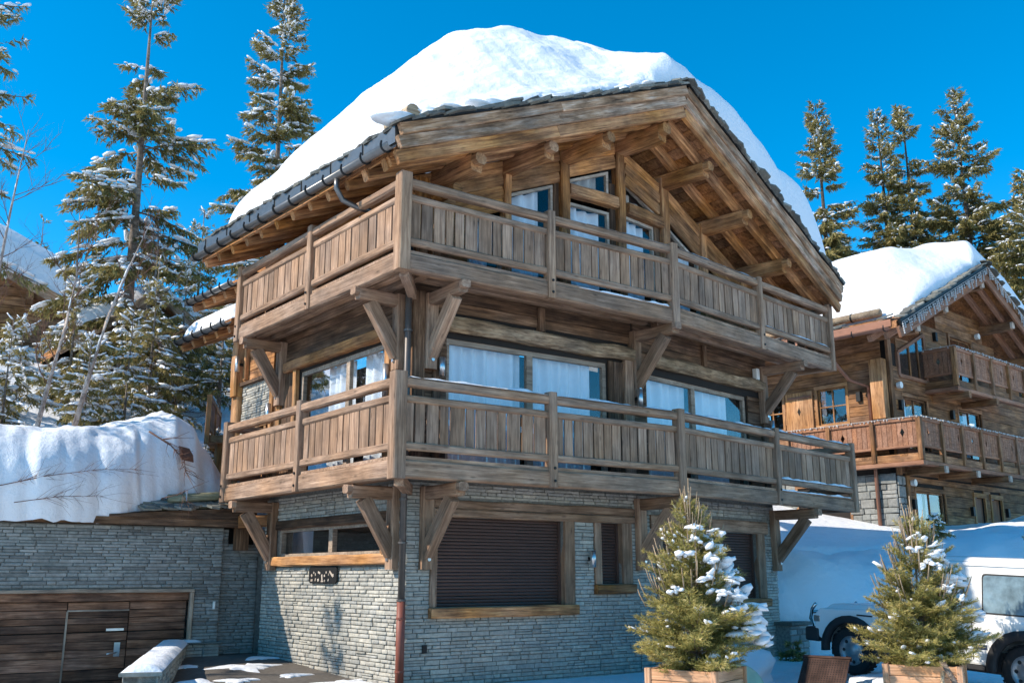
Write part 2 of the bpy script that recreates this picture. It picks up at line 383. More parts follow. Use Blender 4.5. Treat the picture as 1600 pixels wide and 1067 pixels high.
def grid_faces(na, nb):
    i = np.arange(na-1)[:, None]; j = np.arange(nb-1)[None, :]; a = i*nb+j
    return np.stack([a, a+nb, a+nb+1, a+1], -1).reshape(-1, 4)
def sheet(name, X, Y, Z, mat, parent=None):
    V = np.stack([X, Y, Z], -1).reshape(-1, 3); F = grid_faces(*X.shape)
    a, b, c = V[F[0, 0]], V[F[0, 1]], V[F[0, 2]]
    if np.cross(b-a, c-a)[2] < 0: F = F[:, ::-1]
    return npmesh(name, V, F, mat, parent, None, True)
# ================================================================== terrain
def hgt(x, y):
    x = np.asarray(x, float); y = np.asarray(y, float)
    bl = np.interp(x, [-60, 2, 3, 11, 12.5, 20, 60], [7.6, 7.6, 9.8, 9.8, 3.2, 1.0, -8])
    st = np.interp(x, [-60, 11, 12.5, 60], [3.1, 3.1, 2.3, 2.3]); sl = np.interp(x, [-60, 11, 14, 60], [.42, .42, .24, .24])
    h = st*sm((y-bl+.7)/1.2) + sl*np.clip(y-bl-.4, 0, 26) + .1*np.clip(y-bl-26, 0, 160)
    h = h - .85*sm((-1.7-x-(4-y)*.36)/.35)*sm((y-1)/2.)*sm((7.6-y)/.3)
    h = h + .16*sm((y-2)/4)*sm((7.2-y)/.5)*sm((x+2.2)/1.2)*sm((2-x)/1.)
    h = h - .16*sm((x-5)/3)*sm((1-y)/3)
    far = sm((np.hypot(x+6, y+12)-26)/20)
    return h + fbm(x, y, 5., 3, 3)*(.02+.5*far) + fbm(x, y, .9, 5, 3)*.012
gx = np.concatenate([-8-np.geomspace(.4, 900, 60)[::-1], np.linspace(-8, 22, 190), 22+np.geomspace(.3, 900, 60)])
gy = np.concatenate([-14-np.geomspace(.4, 900, 50)[::-1], np.linspace(-14, 22, 210), 22+np.geomspace(.3, 900, 60)])
GX, GY = np.meshgrid(gx, gy, indexing='ij')
tag(sheet('snow_ground', GX, GY, hgt(GX, GY), 'snowdirty'), kind='structure')
# dark wet paving beside the left wall
px, py = np.meshgrid(np.linspace(-1.75, 1.3, 60), np.linspace(-2.2, 7.0, 120), indexing='ij')
e = np.clip(py-3.2, -9, 9); px2 = px - .0 + np.where(py > 1, (py-6.5)*.30, -1.65)*(1-(px+1.75)/3.05)
tag(sheet('paving', px2, py, hgt(px2, py)+.02, 'paving'), kind='structure')
for i, (x, y, r) in enumerate([(-.35, 4.4, .5), (-.9, 3.2, .28), (.05, 3.3, .22), (.3, 5.4, .3), (-1.2, 4.9, .2), (.35, 2.1, .5), (-.6, 1.6, .3)]):
    n = 15; a = np.linspace(0, 2*np.pi, 26)[:, None]; q = np.linspace(0, 1, n)[None, :]
    rr = .62*r*q*(1+.35*np.sin(a*3+i)+.3*np.sin(a*7+2*i)+.2*np.sin(a*11+5*i)); X = x+rr*np.cos(a)*1.5; Y = y+rr*np.sin(a)
    tag(sheet('snow_patch', X, Y, hgt(X, Y)+.02+.035*rd(1-q)+.006*fbm(X, Y, .25, i), 'snowrough'),
        ['largest leftover snow patch on the dark paving', 'small snow remnant near the low coping wall', 'little crust of snow in the middle of paving', 'snow crust close to the stone wall end', 'snow remnant beside the snowy coping', 'snow heap at the foot of the downpipe corner', 'thin snow patch on the paving nearest the viewer'][i], 'snow patch', 'leftover snow on the paving')

# ================================================================== main chalet
zU, bU, zL, bL = 7.515, 6.087, 4.435, 2.978
A = Fr((0, 0), (1, 0), -1); B = Fr((5.655, 0), (.98502, .17243), -1); L = Fr((0, 0), (-.0559, .99844), 1)
AW = Fr((0, 1.1), (1, 0), -1); BW = Fr((5.559, 1.1), (.98502, .17243), -1); LW = Fr((.899, .05), (-.0559, .99844), 1)
nm = (A.n+B.n).normalized(); Mi = Fr((5.655, 0), (-nm.y, nm.x), -1)
if Mi.n.dot(nm) < 0: Mi = Fr((5.655, 0), (nm.y, -nm.x), -1)
CX = .84; BE = 4.76; LE = 6.13; LE2 = 8.0; LC = 1.051      # corner s on A, end s on B, ends on L, corner s on L
CH = thing('chalet', (CX, 1.1, 0), 'large three storey chalet of weathered wood on a grey ledger stone base', 'chalet')
EA = np.array([-.2, -.15]); RF = np.array([5.95, -.1]); D2 = np.array([.98502, .17243]); EB = RF+D2*5.85
ZR, ZE = 10.15, 7.62
def dv(a): return np.array([np.cos(R(a)), np.sin(R(a))])
gA = dv(95.5); gA = np.array([gA[1], -gA[0]]); mA = (ZR-ZE)/((RF-EA) @ gA)
gB = dv(110); gB = np.array([gB[1], -gB[0]]); mB = .47/(gB @ D2)
def zb(x, y):
    za = ZR+mA*((x-RF[0])*gA[0]+(y-RF[1])*gA[1]); zB = ZR-mB*((x-RF[0])*gB[0]+(y-RF[1])*gB[1])
    return np.minimum(za, zB)
def zbF(F, s, o=0):
    P = F.p(s, o, 0); return float(zb(P.x, P.y))

# ---- ground floor ------------------------------------------------
holA = [(1.36, 3.86, 1.16, 2.53), (4.68, 5.16, 1.49, 2.53)]
holB = [(.7, 4.0, 1.18, 2.47)]
holL = [(1.65, 5.56, 1.97, 2.46)]
ftA = [(1.24, 4.09, 1.02, 2.53), (1.3, 5.45, 2.53, 2.8), (4.52, 5.4, 1.32, 2.53)]
ftB = [(.5, 4.3, 1.02, 2.48), (.4, 4.4, 2.48, 2.72)]
ftL = [(1.5, 5.64, 1.8, 2.62)]
G0 = wall_back('stone_wall_core', AW, CX, 5.559, -.3, 3.3, holA, .3, 'joint', CH)
st = []
lay_stones(AW, CX-.035, 5.559, -.05, 3.05, ftA, st)
lay_stones(BW, 0, BE, -.1, 3.05, ftB, st)
lay_stones(LW, LC+.0, LE, -.05, 3.05, ftL, st)
build_stones(st, G0, 'stone')
wall_back('stone_wall_core', BW, 0, BE, -.3, 3.3, holB, .3, 'joint', CH)
wall_back('stone_wall_core', LW, LC, LE, -.3, 3.3, holL, .3, 'joint', CH)
# right hand end wall of the ground floor
EWd = Fr(BW.p(BE, 0, 0).xy, (-BW.n).xy, -1)
wall_back('end_wall', EWd, 0, 5, -.3, 7.6, [], .3, 'joint', CH)
def shutter(F, s0, s1, z0, z1, n):
    k = fbox('roller_shutter', F, s0-.02, s1+.02, -.2, -.15, z0-.02, z1+.02, 'shutter', CH, 0, 0)
    h = (z1-z0)/n
    for i in range(n):
        mb = MB(); zz = z0+i*h
        c = [F.p(a, o, z) for a in (s0, s1) for o, z in ((-.15, zz), (-.118, zz+.006), (-.110, zz+h*.5), (-.120, zz+h*.9), (-.15, zz+h))]
        mb.add(c, [(0, 1, 6, 5), (1, 2, 7, 6), (2, 3, 8, 7), (3, 4, 9, 8), (0, 4, 3, 2, 1), (5, 6, 7, 8, 9)])
        mb.obj('slat', 'shutter', k)
    fbox('guide', F, s0-.0, s0+.04, -.12, -.07, z0, z1, 'shutter', k, 0, 0); fbox('guide', F, s1-.04, s1, -.12, -.07, z0, z1, 'shutter', k, 0, 0)
def surround(F, s0, s1, z0, z1, wl, wr, sill, lin=None, m='grey'):
    fbox('jamb', F, s0-wl, s0, -.14, .05, z0, z1, m, CH, .008, .012); fbox('jamb', F, s1, s1+wr, -.14, .05, z0, z1, m, CH, .008, .012)
    fbox('sill', F, s0-wl-.02, s1+wr+.02, -.14, .13, z0-sill, z0-.003, 'warm', CH, .012, .02)
shutter(AW, 1.36, 3.86, 1.16, 2.53, 26); surround(AW, 1.36, 3.86, 1.16, 2.53, .12, .22, .16)
shutter(AW, 4.68, 5.16, 1.49, 2.53, 20); surround(AW, 4.68, 5.16, 1.49, 2.53, .15, .23, .16)
shutter(BW, .7, 4.0, 1.18, 2.47, 24); surround(BW, .7, 4.0, 1.18, 2.47, .2, .28, .16)
fbox('lintel', AW, 1.25, 5.45, -.1, .065, 2.53, 2.66, 'grey', CH, .01, .02); fbox('lintel', AW, 1.3, 5.45, -.1, .05, 2.664, 2.8, 'grey', CH, .01, .02)
fbox('lintel', BW, .35, 4.4, -.1, .06, 2.475, 2.72, 'grey', CH, .01, .02)
# low strip window on the left wall
wf = MB(); wf.fb(LW, 1.65, 5.56, -.12, -.04, 1.97, 2.02); wf.fb(LW, 1.65, 5.56, -.12, -.04, 2.41, 2.46)
for a, b in ((1.65, 1.72), (3.49, 3.63), (5.47, 5.56)): wf.fb(LW, a, b, -.125, -.035, 2.02, 2.41)
WO = wf.obj('window', 'frame', CH)
for a, b in ((1.72, 3.49), (3.63, 5.47)): poly_plate(LW, [(a, 2.02), (b, 2.02), (b, 2.41), (a, 2.41)], -.09, -.08).obj('pane', 'glassdark', WO)
fbox('room_back', LW, 1.5, 5.7, -.9, -.8, 1.8, 2.6, 'room', WO, 0, 0)
fbox('sill', LW, 1.45, 5.66, -.1, .13, 1.80, 1.967, 'orange', CH, .01, .02)
fbox('end_block', LW, 1.47, 1.62, 0, .15, 1.97, 2.28, 'orange', CH, .008, .015); fbox('end_block', LW, 5.58, 5.68, 0, .14, 1.97, 2.25, 'orange', CH, .008, .015)
fbox('lintel', LW, 1.5, 5.7, -.1, .07, 2.463, 2.63, 'dark', CH, .01, .02)
# ---- first floor --------------------------------------------------
def window(F, s0, s1, z0, z1, mull, cur, mat='frame', fw=.085, cmat='curtain', refl='glass', inset=-.1):
    mb = MB(); xs = [s0]+[m for m in mull]+[s1]
    mb.fb(F, s0, s1, inset, inset+.07, z0, z0+fw); mb.fb(F, s0, s1, inset, inset+.07, z1-fw, z1)
    ed = [(s0, s0+fw)]+[(m-fw*.75, m+fw*.75) for m in mull]+[(s1-fw, s1)]
    for a, b in ed: mb.fb(F, a, b, inset-.003, inset+.073, z0+fw, z1-fw)
    o = mb.obj('window', mat, CH if F in (AW, BW, LW) else None)
    for (a, b), (c, d) in zip(ed[:-1], ed[1:]):
        poly_plate(F, [(b, z0+fw), (c, z0+fw), (c, z1-fw), (b, z1-fw)], inset+.03, inset+.036).obj('pane', refl, o)
    for a, b in cur: curtain(F, a, b, z0, z1, o, cmat)
    fbox('room_back', F, s0-.3, s1+.3, -1.3, -1.2, z0-.2, z1+.2, 'room', o, 0, 0)
    return o
def curtain(F, a, b, z0, z1, parent, mat='curtain', o=-.24, z1b=None, sweep=0):
    n = max(8, int((b-a)/.025)); s = np.linspace(a, b, n); z1b = z1 if z1b is None else z1b
    vs = []; ph = random.uniform(0, 9)
    fold = [.05*math.sin(x*24+ph+1.5*math.sin(x*3.1))+.03*math.sin(x*11+2*ph) for x in s]
    for k in range(5):
        t = k/4
        for x, f in zip(s, fold):
            q = (x-a)/(b-a); zt = z1+(z1b-z1)*q
            xx = x if not sweep else a+(x-a)*(1-sweep*math.sin(math.pi*min(1, t*1.3))**2*.5)
            vs.append(F.p(xx, o+f*(1-.25*t), zt-.02-(zt-z0-.04)*t))
    fs = [(k*n+i, k*n+i+1, (k+1)*n+i+1, (k+1)*n+i) for k in range(4) for i in range(n-1)]
    return mobj('curtain', vs, fs, mat, parent, None, True)
hA1 = [(1.47, 4.92, 3.35, 5.42)]; hB1 = [(.36, 3.91, 3.35, 5.36)]; hL1 = [(1.79, 4.97, 3.35, 5.4)]
K1 = wall_back('timber_wall_core', AW, CX, 5.559, 3.303, 6.35, hA1, .25, 'room', CH)
K2 = wall_back('timber_wall_core', BW, 0, BE, 3.303, 6.35, hB1, .25, 'room', CH)
K3 = wall_back('timber_wall_core', LW, LC, LE2, 3.303, 6.35, hL1, .25, 'room', CH)
window(AW, 1.47, 4.92, 3.35, 5.42, [3.19], [(1.5, 3.14), (3.24, 4.68)])
window(BW, .36, 3.91, 3.35, 5.36, [1.98], [(.4, 1.92), (2.04, 3.55)])
window(LW, 1.79, 4.97, 3.35, 5.40, [3.16], [(1.95, 2.9), (3.3, 4.2)], refl='glass')
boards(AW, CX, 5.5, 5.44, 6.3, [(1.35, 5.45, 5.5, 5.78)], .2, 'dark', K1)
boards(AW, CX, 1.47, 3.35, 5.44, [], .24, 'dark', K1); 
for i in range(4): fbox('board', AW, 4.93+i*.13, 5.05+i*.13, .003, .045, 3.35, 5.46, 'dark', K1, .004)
beam('lintel_log', AW.p(1.33, .06, 5.64), AW.p(5.5, .06, 5.62), .2, .25, 'lintel', CH, AW.n, .025, .05, 9)
fbox('short_post', AW, 3.32, 3.44, .0, .11, 5.78, 6.2, 'dark', CH, .008)
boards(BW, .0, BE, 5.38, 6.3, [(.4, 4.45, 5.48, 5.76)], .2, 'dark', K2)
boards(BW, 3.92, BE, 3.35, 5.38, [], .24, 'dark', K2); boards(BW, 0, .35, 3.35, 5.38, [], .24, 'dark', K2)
beam('lintel_log', BW.p(.4, .06, 5.62), BW.p(4.5, .06, 5.63), .19, .25, 'lintel', CH, BW.n, .025, .05, 8)
fbox('short_post', BW, 2.23, 2.35, .0, .11, 5.76, 6.2, 'dark', CH, .008)
fbox('corner_post', AW, CX-.02, CX+.2, -.05, .1, 3.3, 6.1, 'dark', CH, .01, .02)
fbox('corner_post', AW, CX+.36, CX+.5, 0, .09, 3.3, 5.5, 'dark', CH, .01, .02)
fbox('wall_post', BW, 4.42, 4.7, 0, .1, 3.3, 6.1, 'dark', CH, .01, .02)
fbox('wall_post', AW, 5.28, 5.5, 0, .12, 3.3, 5.5, 'grey', CH, .01, .02)
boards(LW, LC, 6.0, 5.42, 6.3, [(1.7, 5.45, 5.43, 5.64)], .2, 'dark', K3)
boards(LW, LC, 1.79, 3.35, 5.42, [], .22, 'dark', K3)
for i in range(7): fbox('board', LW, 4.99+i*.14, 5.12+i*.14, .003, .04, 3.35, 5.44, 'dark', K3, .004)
beam('lintel_log', LW.p(1.72, .07, 5.54), LW.p(5.45, .07, 5.54), .17, .2, 'warm', CH, LW.n, .012, .03, 8)
for a, b in ((1.56, 1.74), (4.98, 5.1), (5.62, 5.78), (5.98, 6.12)): fbox('wall_post', LW, a, b, 0, .1, 3.3, 5.44, 'orange', CH, .01, .015)
boards(LW, 6.12, 7.62, 5.56, 6.5, [], .26, 'warm', K3)
fbox('rail_board', LW, 6.1, 7.7, .0, .1, 5.5, 5.58, 'dark', CH, .008); fbox('lintel', LW, 6.14, 7.5, .0, .1, 4.52, 4.68, 'orange', CH, .01)
st = []; lay_stones(LW, 6.14, 7.62, 4.68, 5.5, [], st); lay_stones(LW, 7.5, 7.62, 3.4, 4.68, [], st); build_stones(st, K3, 'stone', 0)
fbox('wall_post', LW, 6.2, 6.3, .0, .09, 3.3, 4.52, 'orange', CH, .01); fbox('wall_post', LW, 7.64, 7.98, -.05, .12, 3.3, 5.3, 'orange', CH, .012, .03); fbox('wall_post', LW, 7.64, 7.9, -.05, .2, 5.3, 6.6, 'orange', CH, .012, .03)
fbox('wall_post', LW, 7.3, 7.42, .04, .12, 5.6, 6.3, 'warm', CH, .01)
# ---- second floor and gable ----------------------------------------
def zl(F): return lambda s: zbF(F, s)
za_, zb_ = zl(AW), zl(BW)
mb = MB()
for F, s0, s1, n in ((AW, CX, 5.559, 6), (BW, 0, BE+1.0, 6)):
    ss = [s0+(s1-s0)*i/n for i in range(n+1)]
    for a, b in zip(ss[:-1], ss[1:]):
        c = [F.p(x, o, z) for x, o, z in ((a, -1.3, 6.3), (b, -1.3, 6.3), (b, -1.2, 6.3), (a, -1.2, 6.3), (a, -1.3, zbF(F, a)+.1), (b, -1.3, zbF(F, b)+.1), (b, -1.2, zbF(F, b)+.1), (a, -1.2, zbF(F, a)+.1))]
        mb.hexa(c)
GB = mb.obj('room_back', 'room', CH)
boards(LW, LC, LE2, 6.32, 8.1, [], .24, 'warm', K3)
wall_back('timber_wall_core', LW, LC, LE2, 6.353, 8.2, [], .2, 'room', CH)
def slope_boards(F, s0, s1, t0, t1, wd=.23, mat='warm', n=None):
    """boards parallel to the roof between the roof line and the offset line t0..t1 below it"""
    k = n or max(1, round((t1-t0)/wd)); h = (t1-t0)/k
    for i in range(k):
        d = t0+h*(i+.5); e = .02*random.random()
        za, zc = zbF(F, s0)-d, zbF(F, s1)-d
        beam('board', F.p(s0, -.0+e, za), F.p(s1, -.0+e, zc), .06, h-.012, mat, CH, F.n, .006, .012, 3)
def gwin(F, pts, curtain_ab=None, mat='framelight', fw=.055):
    """polygonal window on the gable; pts (s,z) counter clockwise"""
    cx = sum(p[0] for p in pts)/len(pts); cz = sum(p[1] for p in pts)/len(pts); k = len(pts)
    inner = []
    for i in range(k):            # inset polygon
        p0, p1, p2 = (Vector(pts[(i+j) % k]) for j in (-1, 0, 1))
        e1 = (p1-p0).normalized(); e2 = (p2-p1).normalized(); n1 = Vector((-e1.y, e1.x)); n2 = Vector((-e2.y, e2.x))
        bis = (n1+n2); inner.append(p1+bis/max(.25, bis.dot(n1)+.0)*fw if bis.length > .1 else p1+n1*fw)
    mb = MB(); o0, o1 = -.1, -.03
    vs = [F.p(a, o, z) for o in (o1, o0) for a, z in pts]+[F.p(a, o, z) for o in (o1, o0) for a, z in inner]; fs = []
    for i in range(k):
        j = (i+1) % k; fs += [(i, j, 2*k+j, 2*k+i), (2*k+i, 2*k+j, 3*k+j, 3*k+i), (i, k+i, k+j, j), (k+i, 3*k+i, 3*k+j, k+j)]
    mb.add(vs, fs); o = mb.obj('window', mat, CH)
    poly_plate(F, [tuple(p) for p in inner], -.07, -.064).obj('pane', 'glassdark', o)
    if curtain_ab:
        a, b, za, zc, zz = curtain_ab; curtain(F, a, b, zz, za, o, 'curtain' if zz < 7.5 else 'curtaingrey', -.22, zc)
    return o
FZ = 6.4
def post2(F, a, b, mat='warm'): fbox('post', F, a, b, -.12, .09, FZ, min(zbF(F, a), zbF(F, b))-.02, mat, CH, .012, .02)
post2(AW, CX, 1.06); post2(AW, 1.12, 1.3); post2(AW, 2.6, 2.74); post2(AW, 3.86, 4.06); post2(AW, 5.24, 5.44); post2(BW, 1.02, 1.27); post2(BW, 2.4, 2.6); post2(BW, 3.9, 4.1)
slope_boards(AW, CX, 2.6, 0, .95)
boards(AW, 1.3, 1.85, FZ, 7.55, [], .24, 'warm', CH); boards(AW, 1.3, 1.6, 7.55, 7.95, [], .2, 'warm', CH)
gwin(AW, [(1.88, FZ), (2.6, FZ), (2.6, 7.75), (1.88, 7.6)], (1.9, 2.45, 7.6, 7.75, FZ))
slope_boards(AW, 2.74, 3.86, 0, .62)
gwin(AW, [(2.74, FZ), (3.74, FZ), (3.74, zbF(AW, 3.74)-.64), (2.74, zbF(AW, 2.74)-.64)], (2.76, 3.55, zbF(AW, 2.74)-.66, zbF(AW, 3.55)-.66, FZ))
fbox('jamb', AW, 3.74, 3.86, -.1, .0, FZ, zbF(AW, 3.74)-.6, 'dark', CH)
slope_boards(AW, 4.06, 5.24, 0, .56)
gwin(AW, [(4.06, 8.74), (5.1, 8.74), (5.1, zbF(AW, 5.1)-.6), (4.06, zbF(AW, 4.06)-.6)], (4.2, 4.95, zbF(AW, 4.2)-.6, zbF(AW, 4.95)-.6, 8.7))
beam('cross_beam', AW.p(4.06, .02, 8.62), AW.p(5.24, .02, 8.6), .2, .23, 'warm', CH, AW.n, .015, .03, 4)
gwin(AW, [(4.06, FZ), (5.1, FZ), (5.1, 8.4), (4.06, 8.4)], (4.1, 4.92, 8.4, 8.4, FZ))
fbox('jamb', AW, 5.1, 5.24, -.1, .0, FZ, 9.0, 'dark', CH)
slope_boards(BW, -.1, 1.02, .25, .95, mat='warm')
gwin(BW, [(-.1, 8.68), (1.0, 8.68), (1.0, 8.72), (-.1, 9.16)], (-.05, .8, 9.12, 8.75, 8.6))
beam('cross_beam', BW.p(-.1, .02, 8.55), BW.p(1.02, .02, 8.53), .2, .22, 'warm', CH, BW.n, .015, .03, 4)
gwin(BW, [(-.1, FZ), (.85, FZ), (.85, 8.42), (-.1, 8.42)], (-.06, .7, 8.42, 8.42, FZ))
fbox('jamb', BW, .85, 1.02, -.1, .0, FZ, 8.5, 'dark', CH)
slope_boards(BW, 1.27, 2.4, .2, .9); slope_boards(BW, 2.6, 3.9, .2, .9); slope_boards(BW, 4.1, 5.0, .1, .7)
gwin(BW, [(1.27, FZ), (2.4, FZ), (2.4, zbF(BW, 2.4)-.95), (1.27, zbF(BW, 1.27)-.95)], (1.3, 2.2, zbF(BW, 1.3)-1., zbF(BW, 2.2)-1., FZ))
boards(BW, 2.6, BE, FZ, 7.2, [], .24, 'warm', CH)
fbox('wall_plate', AW, CX, 5.5, -.1, .08, 6.3, FZ, 'dark', CH, .006)
fbox('wall_plate', BW, 0.02, BE, -.1, .08, 6.3, FZ, 'dark', CH, .006)

# ---- balconies ------------------------------------------------------
def balcony(zt, name, lab, Lend, Bend, snowy):
    z = lambda d: zt+d
    dk = MB(); F1 = [F.p(s, -.03, 0) for F, s in ((L, Lend), (L, .0))]
    outer = [L.p(Lend, -.03, 0), Vector((.03, .03, 0)), Vector((5.65, .03, 0)), B.p(Bend, -.03, 0)]
    inner = [B.p(Bend, -1.09, 0), BW.p(0, .01, 0), Vector((CX-.01, 1.09, 0)), L.p(Lend, -.89, 0)]
    dk.prism([p.xy for p in outer+inner], z(-1.19), z(-1.14)); D = dk.obj(name, 'greyrail', CH); D['label'] = lab
    def sect(F, s0, s1, posts, slw, rail='greyrail'):
        edges = [s0]+posts+[s1]
        for a, b in zip(edges[:-1], edges[1:]):
            a2, b2 = a+.06, b-.06
            fbox('top_rail', F, a2, b2, -.135, .012, z(-.135), z(0), rail, D, .006, .025)
            fbox('middle_rail', F, a2, b2, -.095, -.012, z(-.36), z(-.25), rail, D, .006, .02)
            fbox('bottom_rail', F, a2, b2, -.1, -.005, z(-1.055), z(-.94), rail, D, .006, .02)
            x = a2+.03; n = max(2, round((b2-a2)/slw)); ws = [random.uniform(.75, 1.25) for _ in range(n)]; k = (b2-a2-.05)/sum(ws)
            for q in ws:
                g = random.choice([.02, .026, .03, .04])
                t = random.uniform(-.004, .004)
                fbox('slat', F, x, x+q*k-g, -.073+t, -.043+t, z(-.96), z(-.34), 'grey', D, 0, .004, True); x += q*k
        fbox('edge_beam', F, s0+.02, s1-.02, -.15, 0, z(-1.455), z(-1.193), 'greyrail', D, .008, .025)
        for o in (-.42, -.72): fbox('joist', F, s0+.3, s1-.1, o-.07, o+.07, z(-1.36), z(-1.193), 'grey', D, .008, .015)
    def bpost(F, s, w, bolts=False):
        o = fbox('post', F, s-w/2, s+w/2, -.14, .04, z(-1.46), z(.055), 'greyrail', D, .007, .018)
        if bolts:
            for d in (-1.36, -1.16):
                P = F.p(s, .04, z(d)); MB().tube([P, P+F.n*.018], .022, 8).obj('bolt', 'zincdark', D)
    sect(L, .08, Lend, [Lend/2], .235); sect(A, .08, 5.655, [2.82], .21); sect(B, .0, Bend, [Bend/2], .235)
    bpost(L, Lend/2, .15, True); bpost(L, Lend, .15, True); bpost(A, 2.82, .15, True); bpost(Mi, 0, .17); bpost(B, Bend/2, .14, True); bpost(B, Bend, .15)
    cp = beam('corner_post', (.055, .055, z(-1.47)), (.055, .055, z(.075)), .205, .205, 'greyrail', D, (1, 0, 0), .007, .02)
    # returns to the wall
    for F, s, inn in ((L, Lend, .9), (B, Bend, 1.1)):
        E = Fr(F.p(s-.05 if F is L else s-.05, 0, 0).xy, (-F.n).xy, F.sg*-1 if F is L else 1)
        for z0, z1, m in ((-.135, 0, 0), (-.36, -.25, 0), (-1.055, -.94, 0), (-1.455, -1.193, 0)):
            fbox('end_rail', E, .12, inn, -.05, .05, z(z0), z(z1), 'greyrail', D, .005, .015)
        for i in range(4): fbox('slat', E, .14+i*.2*inn/.9, .32+i*.2*inn/.9, -.015, .015, z(-.96), z(-.34), 'grey', D, 0, .004, True)
    return D
DU = balcony(zU, 'balcony', 'upper balcony of the chalet, under the gable', 5.98, 5.94, False)
DL_ = balcony(zL, 'balcony', 'lower balcony of the chalet, above the stone base', 6.15, 6.5, True)
def bracket(F, s, zt, over):
    z0 = zt-.005
    arm = beam('bracket', F.p(s, -over, z0-.1), F.p(s, -.04, z0-.1), .17, .2, 'grey', CH, F.u, .008, .02)
    beam('bracket_head', F.p(s, -.04, z0-.07), F.p(s, .045, z0-.07), .165, .13, 'grey', arm, F.u, .006, .025)
    beam('strut', F.p(s, -over+.1, z0-1.02), F.p(s, -.27, z0-.2), .165, .22, 'grey', arm, F.u, .008, .02)
    beam('wall_post', F.p(s, -over+.085, z0-1.25), F.p(s, -over+.085, z0), .2, .16, 'grey', arm, F.u, .01, .025)
    P = F.p(s, -over+.165, z0-1.1); MB().tube([P, P+F.n*.025], .03, 8).obj('bolt', 'steel', arm)
for zt in (bU, bL):
    bracket(A, 1.13, zt, 1.1); bracket(Mi, 0, zt, 1.1); bracket(B, 4.6 if zt == bU else 4.75, zt, 1.1)
    bracket(L, 1.33, zt, .9); bracket(L, 5.65, zt, .9)
beam('diagonal_joist', (.15, .15, bU-.02), (CX, 1.1, bU-.06), .14, .16, 'grey', CH, None, .008)
beam('diagonal_joist', (.15, .15, bL-.02), (CX, 1.1, bL-.06), .14, .16, 'grey', CH, None, .008)

# ---- roof -----------------------------------------------------------
LEN = 7.2
def back(a, b):                                   # a 0..1 across the front, b metres back
    P = EA+(RF-EA)*2*a if a < .5 else RF+(EB-RF)*(2*a-1)
    g = R(95.5+8*a); return P+np.array([math.cos(g), math.sin(g)])*b
def roofpt(a, b, dz): P = back(a, b); return Vector((P[0], P[1], float(zb(P[0], P[1]))+dz))
mb = MB()
as_ = [0, .25, .5, .75, 1]; bs_ = [.06, 3.5, LEN]
for a0, a1 in zip(as_[:-1], as_[1:]):
    for b0, b1 in zip(bs_[:-1], bs_[1:]):
        mb.hexa([roofpt(a, b, dz) for dz in (.30, .52) for a, b in ((a0, b0), (a1, b0), (a1, b1), (a0, b1))])
RO = mb.obj('roof', 'zinc', CH)
nP = 24
for side in (0, 1):                               # soffit planks of the overhang
    for i in range(nP):
        a0 = (side+i/nP)/2; a1 = (side+(i+1)/nP)/2; q = .002
        k = 1.75
        c = [roofpt(a, b, dz) for dz in (.2, .296) for a, b in ((a0+q*.5, .05), (a1-q*.5, .05), (a1-q*.5, k), (a0+q*.5, k))]
        me = MB().hexa(c).obj('soffit_plank', 'soffit', RO)
for i in range(13):                               # eave planks over the left side
    b0 = 1.8+i*.41
    MB().hexa([roofpt(a, b, dz) for dz in (.2, .296) for a, b in ((0.005, b0), (.1, b0), (.1, b0+.4), (0.005, b0+.4))]).obj('soffit_plank', 'soffit', RO)
for b in (.42, .98):                              # rafters of the front overhang
    beam('rafter', roofpt(.502, b, .1), roofpt(.995, b, .1), .15, .2, 'warm', RO, None, .012, .02, 7)
    beam('rafter', roofpt(.005, b, .1), roofpt(.498, b, .1), .15, .2, 'warm', RO, None, .012, .02, 7)
for i in range(12):                               # rafter tails along the left eave
    b = .33+i*.6
    r_ = beam('rafter_tail', roofpt(.006, b, .11), roofpt(.12, b, .11), .13, .17, 'warm', RO, None, .01, .03, 2)
for i in range(3): beam('eave_board', roofpt(.006, .1+i*2.35, .235), roofpt(.006, 2.4+i*2.35, .235), .03, .13, 'orange', RO, None, .006, .005, 4)
# barge boards in three layers
for (P, Q, nv) in ((0, .5, A.n), (.5, 1, B.n)):
    for (z0, z1, o, m, th) in ((-.02, .2, .0, 'warm', .1), (.205, .41, .05, 'rake', .1), (.415, .6, .1, 'rake', .1)):
        p0 = roofpt(P, 0, (z0+z1)/2)+Vector(nv)*o; p1 = roofpt(Q, 0, (z0+z1)/2)+Vector(nv)*o
        if P == .5: p0 += Vector((.0, 0, 0))
        n_ = 2
        for k in range(n_):
            q0 = p0.lerp(p1, k/n_+.0005); q1 = p0.lerp(p1, (k+1)/n_-.0005)
            beam('barge_board', q0, q1, th, (z1-z0)*.97, m, RO, nv, .012, .015, 6)
for a0, a1 in ((0, .5), (.5, 1)):
    nv = A.n if a0 == 0 else B.n
    beam('flashing', roofpt(a0, 0, .615)+nv*.08, roofpt(a1, 0, .615)+nv*.08, .2, .035, 'zincdark', RO, nv, 0, 0, 1)
